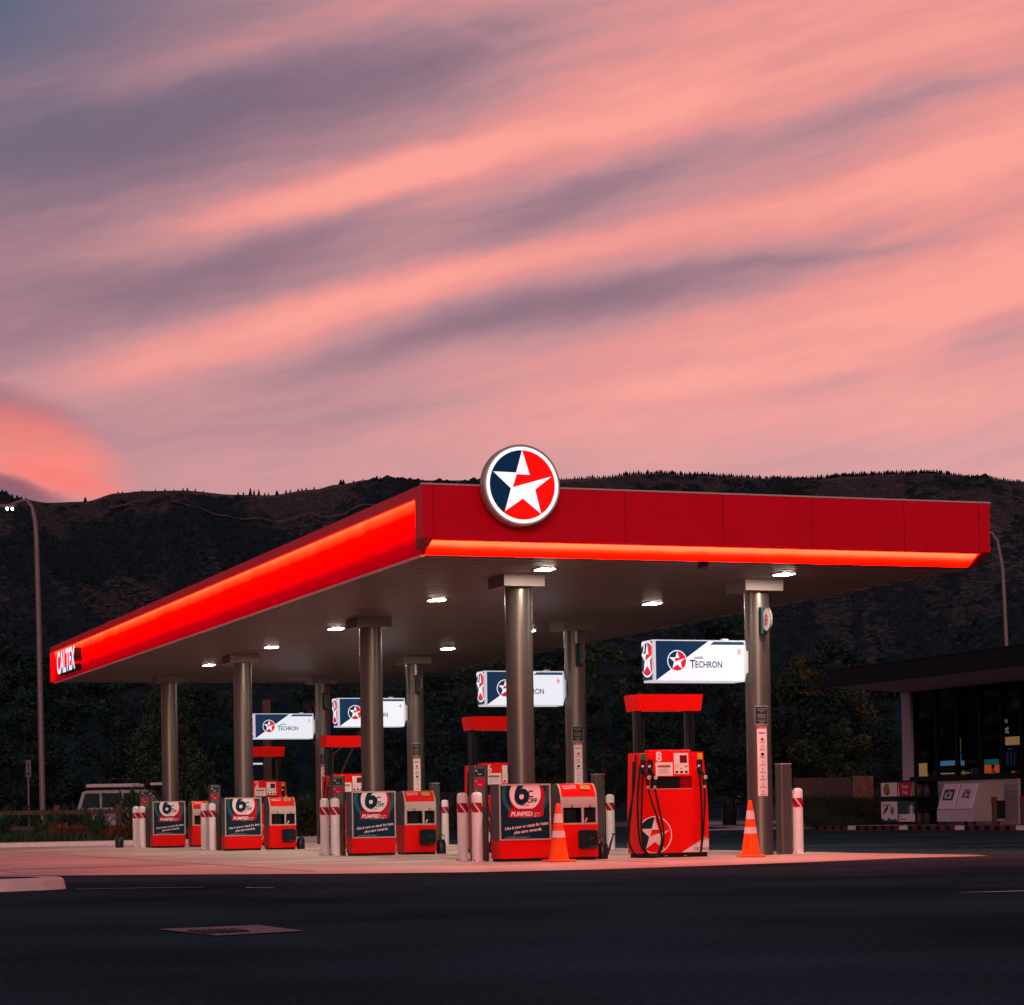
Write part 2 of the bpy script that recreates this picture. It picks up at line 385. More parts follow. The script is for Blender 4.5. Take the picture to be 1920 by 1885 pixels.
# shop kerb with red/black blocks
mb = MB()
mb.box(37.0, 37.15, 45, 71.0, 0, .13, M['kerb'], .01)
y = 45.3
while y < 70.6:
    if int((y-45.3)/3.35) != (y-45.3-.9)/3.35:
        if (y-45.3) % 3.35 < 2.45:
            mb.box(36.985, 37.157, y, y+.28, .0, .137, M['kerb_red'])
            mb.box(36.987, 37.155, y+.28, y+.56, .0, .136, M['shopdark'])
    y += .56
tag(mb.build('shop_kerb'), kind='structure')
sheet('shop_path', [(37.15, 45), (40.2, 45), (40.2, 71), (37.15, 71)], .12, M['path'])
sheet('road_line', [(37-1.5, 45), (37-1.42, 45), (37-1.42, 68), (37-1.5, 68)], .006, M['paintline'])
sheet('parking_line', [(24, 64.0), (30.5, 64.0), (30.5, 64.1), (24, 64.1)], .006, M['paintline'])
# foreground painted marks
sheet('foreground_line', [(4.33, 25.35), (5.05, 25.12), (5.6, 24.75), (5.6, 24.69), (5.05, 25.05), (4.33, 25.28)], .006, M['paintline'])
sheet('white_dash', [(5.94, 24.30), (6.14, 23.90), (6.14, 23.78), (5.92, 24.16)], .006, M['paintline'])
sheet('right_dash', [(10.40, 17.50), (11.6, 17.45), (11.6, 17.30), (10.72, 17.34)], .006, M['paintline'])
# drain pad with grate
dp = thing('drain_cover', 'pale concrete pad around a dark drain grate in the foreground asphalt', 'drain', (3.6, 15.1, 0))
mb = MB(); P = [(3.22, 15.62), (3.36, 14.50), (3.99, 14.72), (3.93, 15.72)]
mb.add([(x-3.6, y-15.1, .007) for x, y in P], [(0, 1, 2, 3)], M['drain_conc']); mb.build('pad', dp)
mb = MB(); P = [(3.31, 15.18), (3.35, 14.74), (3.66, 14.82), (3.64, 15.20)]
mb.add([(x-3.6, y-15.1, .0105) for x, y in P], [(0, 1, 2, 3)], M['grate'])
for i in range(7):
    t = (i+.5)/7; a = [P[0][k]+(P[3][k]-P[0][k])*t for k in (0, 1)]; b = [P[1][k]+(P[2][k]-P[1][k])*t for k in (0, 1)]
    mb.tube([(a[0]-3.6, a[1]-15.1, .013), (b[0]-3.6, b[1]-15.1, .013)], .006, M['cage'], 4)
mb.build('grate', dp)
# kerbed traffic island, left edge
mb = MB(); n = 40; ro = []; cx_, cy_ = 2.05, 24.05
def isl(r, z):
    out = []
    for i in range(n):
        a = 2*math.pi*i/n; x = math.copysign(abs(math.cos(a))**.6, math.cos(a))*(2.55-r); yy = math.copysign(abs(math.sin(a))**.7, math.sin(a))*(.92-r*.9)
        out.append((1.78+x, 26.0+yy, z))
    return out
M['island_kerb'] = mat('pale_island_kerb', (.85, .60, .60), .75, var=.14, scale=5, bump=.4, var2=.1)
mb.loft([isl(0, 0), isl(.02, .10), isl(.05, .125), isl(.22, .13), isl(.235, .129), isl(.25, .126)], M['island_kerb'], False, False)
mb.add(isl(.25, .126), [tuple(range(n))], M['asphalt'])
tag(mb.build('traffic_island'), 'rounded pale concrete kerbed island at the left edge of the asphalt', 'kerb')

# ------------------------------------------------------------------ canopy
can = thing('fuel_canopy', 'big red forecourt canopy with ribbed soffit on eight steel columns', 'canopy', (0, 0, 0))
# front fascia box
mb = MB()
prof = [(Y0, 4.55), (Y0, ZT), (Y0+.33, ZT), (Y0+.33, 4.55)]
mb.prism(prof, 0, X0, X1, M['red_fascia'])
for x in (10.32, 13.2, 14.73, 16.17, 17.7, 18.98): mb.box(x-.004, x+.004, Y0-.0015, Y0+.02, 4.552, ZT-.002, M['red_dark'])
mb.build('front_fascia', can)
mb = MB(); mb.box(X0-.01, X1+.01, Y0-.015, Y0+.06, ZT+.001, ZT+.022, M['trim']); mb.build('roof_flashing', can)
# end blocks under fascia (unlit)
for a, b in ((X0, X0+.155), (X1-.155, X1)):
    mb = MB(); mb.prism([(Y0+.003, 4.548), (Y0+.33, 4.548), (Y0+.33, ZS+.06), (Y0+.315, ZS+.05)] if a < 15 else [(Y0+.003, 4.548), (Y0+.6, 4.548), (Y0+.6, ZS+.001), (Y0+.40, ZS+.001)], 0, a, b, M['red_dark']); mb.build('fascia_end_block', can)
# lit strip : slanted panel
mb = MB()
mb.add([(X0+.157, Y0+.10, 4.546), (X1-.157, Y0+.10, 4.546), (X1-.157, Y0+.40, ZS), (X0+.157, Y0+.40, ZS)], [(0, 3, 2, 1)], M['red_strip'])
xx = X0+.157
mb.build('front_light_strip', can)
mb = MB()
x = X0+.2
while x < X1-.3:
    L_ = min(1.42, X1-.2-x)
    mb.box(x, x+L_, Y0+.050, Y0+.066, 4.531, 4.544, M['led2']); x += L_+.045
mb.build('front_led_bar', can)
mb = MB(); mb.box(X0+.155, X1-.155, Y0+.012, Y0+.032, 4.524, 4.5485, M['red_fascia']); mb.build('front_lip', can)
# left side
mb = MB()
mb.box(X0, XF, Y0+.333, Y1, 5.175, ZT, M['red_fascia']); mb.build('side_overhang', can)
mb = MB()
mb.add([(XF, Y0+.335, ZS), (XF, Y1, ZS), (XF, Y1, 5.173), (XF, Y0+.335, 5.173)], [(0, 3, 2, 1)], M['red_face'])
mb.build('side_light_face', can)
mb = MB(); y = Y0+.36
random.seed(3)
while y < Y1-.4:
    L_ = min(1.48, Y1-.1-y); mb.box(X0+.045, X0+.068, y, y+L_, 5.150, 5.170, M['led']); y += L_+random.choice((.05, .05, .14))
mb.build('side_led_bar', can)
mb = MB(); mb.box(X0, X0+.035, Y0+.335, Y1-.12, 5.125, 5.174, M['red_fascia']); mb.build('side_lip', can)
mb = MB(); mb.box(XF-.004, XF+.05, Y0+.41, Y1, ZS-.022, ZS-.001, M['trim']); mb.box(X0, XF+.05, Y1-.12, Y1+.05, ZS-.0, 5.29, M['red_fascia']); mb.build('side_trim', can)
# right & back fascia
mb = MB(); mb.box(X1-.11, X1, Y0+.602, Y1+.05, ZS+.02, ZT, M['red_fascia']); mb.box(XF+.06, X1-.12, Y1-.06, Y1+.05, ZS+.02, ZT-.001, M['red_fascia']); mb.build('back_fascia', can)
mb = MB(); mb.box(X0+.12, X1-.12, Y0+.61, Y1-.07, ZT-.16, ZT-.08, M['roof']); mb.build('roof_deck', can)
# ribbed soffit (ribs run along X)
mb = MB(); vs = []; fs = []
prof = []; y = Y0+.40; p = .30
while y < Y1-.1:
    prof += [(y, ZS), (y+p*.80, ZS), (y+p*.805, ZS+.03), (y+p*.995, ZS+.03)]; y += p
for a, b in prof: vs += [(XF+.01, a, b), (X1-.10, a, b)]
gs = []
for i in range(len(prof)-1): (gs if i % 4 == 2 else fs).append((2*i, 2*i+2, 2*i+3, 2*i+1))
mb.add(vs, fs, M['soffit']); mb.add(vs, gs, M['dark']); mb.build('soffit', can)  # groove faces coloured near-black, standing in for recess shade
# trim clips along right edge
mb = MB(); y = Y0+.6
while y < Y1: mb.box(X1-.13, X1-.02, y, y+.5, ZS-.018, ZS+.018, M['soffit']); y += .75
mb.build('soffit_edge_trim', can)
# columns
def column(x, y, e):
    mb = MB(); mb.lathe([(.21, 0), (.21, 4.19)], M['steel'], (x, y, 0), 40, True, True) if not e else mb.lathe([(.20, 0), (.20, 4.19)], M['steel'], (x, y, 0), 40, True, True); c = mb.build('column', can)
    mb = MB(); mb.box(x-.36, x+.30, y-.36, y+.36, 4.19, ZS-.002, M['capital']); mb.build('column_cap', c)
    if e:
        mb = MB(); r = .2020
        patch(mb, x, y, r, -42, 20, 2.075, 2.37, M['sign_lt'])
        patch(mb, x, y, r+.002, -40, 18, 2.085, 2.36, M['black'])
        for k, (z, w) in enumerate(((2.325, .9), (2.30, .8), (2.275, .35), (2.235, .8), (2.21, .9), (2.185, .7), (2.145, .85), (2.12, .6), (2.10, .3))):
            patch(mb, x, y, r+.004, -11-25*w, -11+25*w, z-.006, z+.006, M['sign_grey'])
        mb.build('safety_notice', c)
        mb = MB(); patch(mb, x, y, r, -34, 13, .94, 2.05, M['sticker']); patch(mb, x, y, r+.002, -33.5, 11.5, 2.01, 2.048, M['posterr'])
        a_ = R(-11); px, py = x+r*math.sin(a_), y-r*math.cos(a_)
        A = Art(mb, (px, py, 0), (math.cos(a_), math.sin(a_), 0), (0, 0, 1))
        A.text('CAUTION', 0, 2.018, .018, M['sticker'], .007, align='CENTER')
        for i in range(8):
            z = 1.84-i*.118; s_ = .032 if i < 3 else .02
            A.poly([(-s_, z), (0, z-s_), (s_, z), (0, z+s_)], M['posterr'] if i in (0,) else (M['black'] if i == 2 else M['crimson']), .008)
            if i not in (0, 2): A.disc(0, z, s_*.55, M['sticker'], .010, n=12)
            for q in (-.045, -.055): patch(mb, x, y, r+.003, -11-14, -11+14, z+q-.003, z+q+.002, M['posterr'])
        patch(mb, x, y, r+.003, -27, 5, 1.945, 1.955, M['posterr']); patch(mb, x, y, r+.003, -24, 2, 1.925, 1.935, M['posterr']); 
        mb.build('warning_strip', c)
for y in YK: column(XA, y, False); column(XE, y, True)
# soffit camera box
mb = MB(); mb.box(14.60, 14.72, 31.5, 31.62, 4.27, ZS-.001, M['black'], .01); mb.lathe([(.03, 0), (.035, .03), (.02, .05)], M['black'], (14.66, 31.5, 4.25), 10)
tag(mb.build('security_camera'), 'small black box camera under the front edge of the canopy', 'camera')

# ceiling lights
def ceiling_light():
    t = thing('ceiling_light', 'x', 'ceiling light', (0, 0, ZS), 0, 'lit square lights in the canopy soffit')
    mb = MB(); mb.box(-.155, .155, -.185, .185, -.008, -.001, M['black'], .002); mb.build('frame', t)
    mb = MB(); mb.loft([[(-.11*k, -.15*k, z), (.11*k, -.15*k, z), (.11*k, .15*k, z), (-.11*k, .15*k, z)] for k, z in ((1, -.0085), (.97, -.0125), (.94, -.0135))][::-1], M['lens']); mb.build('diffuser', t)
    return t
cl = ceiling_light()
LY = [32.9, 38.0, 44.2, 49.2, 55.15, 60.4]
ordn = ['nearest the front edge', 'second from the front edge', 'third from the front edge', 'fourth from the front edge', 'fifth from the front edge', 'farthest from the front edge']
first = True
for xi, (x, side) in enumerate(((12.69, 'left'), (16.66, 'right'))):
    for i, y in enumerate(LY):
        lab = 'lit square soffit light in the %s row, %s' % (side, ordn[i])
        if first: cl.location = (x, y, ZS); cl['label'] = lab; first = False
        else: copy_tree(cl, None, lab, (x, y, ZS))

# ------------------------------------------------------------------ round star sign
rs = thing('star_sign', 'large round illuminated star sign on the canopy front fascia', 'sign', (11.52, 30.70, 5.28))
def ydisc(mb, r, y0, y1, m, n=64, r2=None):
    r2 = r2 or r
    mb.loft([[(r*math.cos(2*math.pi*i/n), y0, r*math.sin(2*math.pi*i/n)) for i in range(n)], [(r2*math.cos(2*math.pi*i/n), y1, r2*math.sin(2*math.pi*i/n)) for i in range(n)]], m, True, False)
mb = MB(); n = 64
mb.loft([[(r*math.cos(2*math.pi*i/n), y_, r*math.sin(2*math.pi*i/n)) for i in range(n)] for r, y_ in ((.530, -.005), (.548, -.022), (.562, -.018), (.565, 0), (.565, .15), (.54, .17))], M['steel_lt'], True, True); mb.build('rim', rs)
mb = MB(); A = Art(mb, (0, -.022, 0), (1, 0, 0), (0, 0, 1)); A.logo(0, 0, .530, M['rd_white'], M['rd_red'], M['rd_navy'], .001, .003); mb.build('star_face', rs)
mb = MB(); ydisc(mb, .40, .17, .298, M['dark'], 32); mb.build('bracket', rs)

# lettering on the left fascia far end
ct = thing('fascia_lettering', 'white illuminated capital letters at the far end of the red side fascia', 'sign', (10.10, 59.75, 4.50))
mb = MB(); A = Art(mb, (-.012, 1.35, 0), (0, -1, 0), (0, 0, 1)); A.text('CALTEX', 0, 0, .54, M['letter'], .0, bold=.028, sx=.90, space=1.04); mb.build('letters', ct)
V, F = text_geo('CALTEX', .028, 0, 1.04)
mb = MB(); A = Art(mb, (0, 1.35, 0), (0, -1, 0), (0, 0, 1))
mb.box(0, .168, -1.30, -1.0, .18, .50, M['dark']); mb.box(0, .168, -1.2, 1.25, -.04, .10, M['dark'])
A.text('CALTEX', .0, 0, .54, M['dark'], .002, bold=.04, sx=.90, space=1.04); mb.build('backing_box', ct)

# ------------------------------------------------------------------ island equipment
def bollard():
    t = thing('white_bollard', 'x', 'bollard', (0, 0, 0), 0, 'white bollards with red and white diagonal bands')
    mb = MB(); mb.lathe([(.125, 0), (.125, .012), (.086, .014), (.084, .03), (.084, .74), (.084, 1.0), (.078, 1.03), (.06, 1.05), (.03, 1.06), (.0, 1.062)], M['white'], n=28)
    for k in range(4):
        a = math.pi/4+k*math.pi/2; mb.lathe([(.012, .012), (.012, .03), (.004, .035)], M['dark'], (.105*math.cos(a), .105*math.sin(a), 0), 8)
    mb.build('post', t)
    mb = MB(); n = 48; rows = 10; r = .0858
    for j in range(rows):
        z0 = .75+.15*j/rows; z1 = .75+.15*(j+1)/rows
        for i in range(n):
            ph = (i/n*4 + (j/rows)*.75) % 1.
            m = M['pinkwhite'] if ph < .17 else M['reflect_red']
            a = 2*math.pi*i/n; b = 2*math.pi*(i+1)/n
            sh0, sh1 = 0, 0
            mb.add([(r*math.cos(a), r*math.sin(a), z0), (r*math.cos(b), r*math.sin(b), z0), (r*math.cos(b), r*math.sin(b), z1), (r*math.cos(a), r*math.sin(a), z1)], [(0, 1, 2, 3)], m, True)
    mb.build('reflective_band', t)
    return t
b0 = bollard(); used = False
ISL = ['nearest island', 'second island', 'third island', 'farthest island']
def put_b(lab, loc):
    global used
    if not used: b0.location = loc; b0['label'] = lab; used = True
    else: copy_tree(b0, None, lab, loc)
for k, y in enumerate(YK):
    put_b('white bollard with red band, front one of the left pair, %s' % ISL[k], (11.94, y-.05, .004))
    put_b('white bollard with red band, rear one of the left pair, %s' % ISL[k], (11.88, y+.45, .004))
    if k < 3: put_b('white bollard with red band right of the plain steel post, %s' % ISL[k], (17.46, y+.1, .004))

# price post (left) and plain post (right)
def rpost(mb, h, m):
    w = .125; rr = .05; pts = []
    for cx, cy, a0 in ((w-rr, w-rr, 0), (-w+rr, w-rr, 90), (-w+rr, -w+rr, 180), (w-rr, -w+rr, 270)):
        for i in range(5): a = R(a0+i*22.5); pts.append((cx+rr*math.cos(a), cy+rr*math.sin(a)))
    mb.loft([[(x, y, 0) for x, y in pts], [(x, y, h) for x, y in pts]], m, True, False)
pp = thing('price_post', 'x', 'post', (0, 0, 0), 0, 'steel posts with coloured fuel labels')
mb = MB(); rpost(mb, 1.47, M['steel']); mb.build('post_body', pp)
mb = MB(); A = Art(mb, (-.125, -.1255, 0), (1, 0, 0), (0, 0, 1))
A.rect(.01, .185, .85, 1.44, M['grey_cab'], .001); A.rect(.012, .183, 1.30, 1.42, M['teal_plate'], .003); A.rect(.012, .183, 1.14, 1.27, M['crimson'], .003); A.rect(.012, .183, .97, 1.11, M['grey_cab'], .003)
for z, t1 in ((1.385, '98'), (1.225, '91'), (1.075, 'D')): A.text(t1, .025, z-.015, .03, M['sticker'], .005); A.text('Fuel', .075, z-.06, .025, M['sticker'], .005)
mb.build('fuel_label_panel', pp)
sp = thing('steel_post', 'x', 'post', (0, 0, 0), 0, 'plain steel posts at the right end of the islands')
mb = MB(); rpost(mb, 1.44, M['steel']); mb.box(-.128, .128, -.128, .128, 1.44, 1.455, M['steel_lt'], .005); mb.build('post_body', sp)
mb = MB(); mb.box(.121, .1265, -.09, .09, .1, 1.40, M['steel_lt']); mb.build('door_seam', sp); sp.scale = (.84, .84, 1)
for k, y in enumerate(YK):
    lab = 'steel post with coloured fuel labels behind the bollard pair, %s' % ISL[k]; loc = (12.06, y+.2, .004)
    if k == 0: pp.location = loc; pp['label'] = lab
    else: copy_tree(pp, None, lab, loc)
    if k < 3:
        lab = 'plain steel post between column and bollard, right end of %s' % ISL[k]; loc = (17.21, y+.1, .004)
        if k == 0: sp.location = loc; sp['label'] = lab
        else: copy_tree(sp, None, lab, loc)

# poster cabinet
pc = thing('poster_cabinet', 'x', 'cabinet', (0, 0, 0), 0, 'red cabinets with dark discount posters')
W_ = .83
mb = MB(); mb.box(.02, W_-.02, .02, .36, 0, .045, M['black']); mb.box(0, W_, 0, .38, .045, .32, M['red'], .006); mb.build('red_base', pc)
mb = MB(); mb.box(0, W_, .004, .38, .322, 1.17, M['grey_cab'], .004); mb.build('cabinet_body', pc)
mb = MB(); A = Art(mb, (0, 0, 0), (1, 0, 0), (0, 0, 1))
for r_ in ((0, W_, .322, .342), (0, W_, 1.145, 1.17)): mb.box(r_[0], r_[1], -.012, .003, r_[2], r_[3], M['steel_lt'])
for r_ in ((0, .022), (W_-.022, W_)): mb.box(r_[0], r_[1], -.0125, .0025, .3425, 1.1445, M['steel_lt'])
mb.build('poster_frame', pc)
mb = MB(); A = Art(mb, (0, 0, 0), (1, 0, 0), (0, 0, 1)); C = (.022, W_-.022, .342, 1.145)
A.rect(C[0], C[1], C[2], C[3], M['navy'], .0)
A.ring(.43, 1.03, .325, .385, M['teal'], .002, C, 170, 360); A.ring(.43, 1.03, .325, .385, M['teal'], .002, C, 0, 170)
A.disc(.455, .99, .285, M['crimson'], .003, (C[0], C[1], .80, C[3]))
A.poly([(.145, .665), (.665, .665), (.715, .70), (.705, .82), (.165, .80)], M['crimson'], .004)
A.disc(.422, 1.02, .252, M['pinkwhite'], .005, (C[0], C[1], .797, C[3]))
A.text('6', .245, .872, .37, M['navy'], .007, bold=.035, shear=.12, sx=.92, clip=C); A.text('C', .462, .965, .105, M['navy'], .007, bold=.03, sx=.85)
A.text('OFF', .452, .885, .065, M['navy'], .007, bold=.03, shear=.1); A.text('PER LITRE', .345, .835, .022, M['navy'], .007, bold=.02)
A.text('PUMPED', .185, .685, .065, M['pinkwhite'], .007, bold=.035, shear=.22, sx=.98)
A.rect(.530, .533, .675, .745, M['pinkwhite'], .007); A.text('Fly Buys', .565, .715, .020, M['pinkwhite'], .007, bold=.01); A.ring(.575, .685, .012, .018, M['pinkwhite'], .007, n=14); A.text('Smart', .60, .678, .014, M['pinkwhite'], .007)
A.text('Use it now or stack for later,', .09, .475, .046, M['pinkwhite'], .007, bold=.02, shear=.28, rot=R(6.5), sx=.92)
A.text('plus earn rewards.', .23, .415, .046, M['pinkwhite'], .007, bold=.02, shear=.28, rot=R(6.5), sx=.92)
A.text('Discount applies at participating sites only. Terms and conditions', .12, .368, .010, M['sticker'], .007); A.text('apply. See in store for details. Limits apply to every transaction.', .08, .352, .010, M['sticker'], .007)
mb.build('poster', pc)

# service cabinet with curved hood
sv = thing('service_cabinet', 'x', 'cabinet', (0, 0, 0), 0, 'red service cabinets with silver curved hoods')
W2 = .61
mb = MB(); mb.box(.02, W2-.02, .03, .5, 0, .045, M['black']); mb.prism([(.0, .045), (.52, .045), (.52, .54), (.0, .54)], 0, 0, W2, M['red'])
mb.build('red_body', sv)
hood = [(0, .88)]+[(.19-.19*math.cos(a)*1.0, .88+.29*math.sin(a)) for a in [R(q) for q in (15, 30, 45, 60, 75, 90)]]+[(.52, 1.17), (.52, .542), (.505, .542), (.505, .88)]
def zy(p): return p
mb = MB()
pr = [(0, .80)]+[(.20-.20*math.cos(R(q)), .86+.31*math.sin(R(q))) for q in (0, 12, 24, 36, 48, 60, 72, 84, 90)]+[(.45, 1.165), (.52, 1.10), (.52, .80)]
mb.prism(pr, 0, .004, W2-.004, M['steel_lt']); 
mb.add([(0, a, b) for a, b in pr], [tuple(range(len(pr)))], M['grey_cab']); mb.add([(W2, a, b) for a, b in pr], [tuple(reversed(range(len(pr))))], M['grey_cab'])
mb.build('hood', sv)
mb = MB()
mb.box(.0, .045, .002, .02, .542, .80, M['steel_lt']); mb.box(W2-.03, W2, .002, .02, .542, .80, M['steel_lt']); mb.box(.345, .385, .003, .02, .568, .799, M['steel_lt']); mb.box(.045, W2-.03, .0015, .02, .542, .567, M['steel_lt'])
mb.box(.001, .018, .021, .518, .5425, .799, M['grey_cab']); mb.box(W2-.018, W2-.001, .021, .518, .5425, .799, M['grey_cab']); mb.box(.019, W2-.019, .38, .50, .5425, .799, M['black'])
mb.box(.019, W2-.019, .021, .38, .5425, .555, M['black'])
mb.build('bay_frame', sv)
mb = MB(); mb.box(.12, .30, .1, .3, .556, .78, M['black'], .01); mb.box(.41, .55, .08, .3, .556, .77, M['black'], .01); mb.tube([(.46, .07, .64), (.44, .06, .60), (.42, .05, .58)], .012, M['pinkwhite'], 6); mb.box(.05, .11, .12, .14, .58, .76, M['screen']); mb.build('bay_content', sv)
mb = MB()
for x in (.19, .49): mb.box(x-.02, x+.02, -.02, -.001, .805, .845, M['black'], .004); mb.lathe([(.010, 0), (.012, .02)], M['pinkwhite'], (x, -.022, .815), 8)
mb.build('hook', sv)
# label on hood
def hp(t):  # point on hood curve
    q = R(20+58*t); return (.20-.20*math.cos(q), .86+.31*math.sin(q))
mb = MB()
for i in range(6):
    a, b = hp(i/6), hp((i+1)/6)
    mb.add([(.03, a[0]-.004, a[1]+.003), (W2-.03, a[0]-.004, a[1]+.003), (W2-.03, b[0]-.004, b[1]+.003), (.03, b[0]-.004, b[1]+.003)], [(0, 1, 2, 3)], M['red'])
c_ = hp(.45); c2 = hp(.75); vv = Vector((0, c2[0]-c_[0], c2[1]-c_[1])).normalized()
A = Art(mb, (0, c_[0]-.016, c_[1]+.012), (1, 0, 0), vv)
A.text('A Business Fuel Card', .055, .03, .026, M['pinkwhite'], .0, bold=.02, rot=R(3), sx=.72); A.text('accepted here now!', .065, -.01, .026, M['pinkwhite'], .0, bold=.02, rot=R(3), sx=.72)
A.poly([(.345, -.02), (.50, -.035), (.515, .05), (.36, .075)], M['card'], .002)
mb.build('hood_label', sv)
mb = MB(); mb.box(.27, .58, -.10, -.003, .17, .46, M['can'], .03); A = Art(mb, (.27, -.10, .17), (1, 0, 0), (0, 0, 1)); A.text('CALTEX', .16, .015, .028, M['sign_grey'], .003); A.ring(.20, .17, .020, .026, M['sign_grey'], .003, n=16, a0=180, a1=360); mb.build('waste_bin', sv)

# watering can
wc = thing('watering_can', 'x', 'watering can', (0, 0, 0), 0, 'dark watering cans standing beside the service cabinets')
mb = MB(); mb.lathe([(.085, 0), (.09, .02), (.088, .2), (.07, .25), (.03, .27)], M['can'], n=18); mb.build('body', wc)
mb = MB(); mb.tube([(.07, 0, .05), (.12, 0, .16), (.15, 0, .27), (.19, 0, .37)], .026, M['can'], 8, .012); mb.lathe([(.012, 0), (.03, .03)], M['can'], (.19, 0, .36), 10); mb.build('spout', wc)
mb = MB(); mb.tube([(-.06, 0, .25), (-.07, 0, .33), (0, 0, .37), (.05, 0, .33), (.03, 0, .26)], .010, M['can'], 6); mb.build('handle', wc)
for k, y in enumerate(YK):
    lab = 'red cabinet with dark 6c off poster at the left column, %s' % ISL[k]; loc = (12.10, y-.6, .004)
    if k == 0: pc.location = loc; pc['label'] = lab
    else: copy_tree(pc, None, lab, loc)
    lab = 'red service cabinet with silver curved hood and black bin, %s' % ISL[k]; loc = (13.15, y-.45, .004)
    if k == 0: sv.location = loc; sv['label'] = lab
    else: copy_tree(sv, None, lab, loc)
    if k < 3:
        lab = 'dark watering can on the slab beside the service cabinet of %s' % ISL[k]; loc = (13.93, y-.2, .004)
        if k == 0: wc.location = loc; wc['label'] = lab
        else: copy_tree(wc, None, lab, loc).rotation_euler = (0, 0, R([0, 150, 170][k]))
# bucket at left
bk = thing('lidded_bucket', 'dark green lidded bucket with a bail handle, alone left of the farthest bollards', 'bucket', (11.61, 61.0, .004))
mb = MB(); mb.lathe([(.10, 0), (.115, .03), (.12, .20), (.105, .25), (.06, .28)], M['can'], n=20); mb.build('body', bk)
mb = MB(); mb.tube([(-.07, 0, .27), (-.05, 0, .35), (.05, 0, .35), (.07, 0, .27)], .010, M['can'], 6); mb.build('handle', bk)
bk.scale = (.95, .95, .95)

# cones
cn = thing('traffic_cone', 'orange traffic cone with two pale bands in front of the nearest poster cabinet', 'traffic cone', (12.72, 32.6, .004), R(8), 'orange traffic cones')
mb = MB(); mb.box(-.195, .195, -.195, .195, 0, .035, M['orange'], .02); mb.build('base', cn)
mb = MB(); f = lambda z: .145-.115*(z-.035)/.82
mb.lathe([(.16, .035), (f(.05), .06), (f(.30), .30), (f(.6), .6), (f(.84), .84), (f(.855)-.004, .862), (.012, .865)], M['orange'], n=32); mb.build('cone_body', cn)
for z0, z1 in ((.36, .46), (.58, .71)):
    mb = MB(); mb.lathe([(f(z0)+.003, z0), (f(z1)+.003, z1)], M['pinkwhite'], n=32, cap=False); mb.build('reflective_collar', cn)
copy_tree(cn, None, 'orange traffic cone with two pale bands in front of the column numbered eight', (15.86, 32.6, .004)).rotation_euler = (0, 0, R(-12))

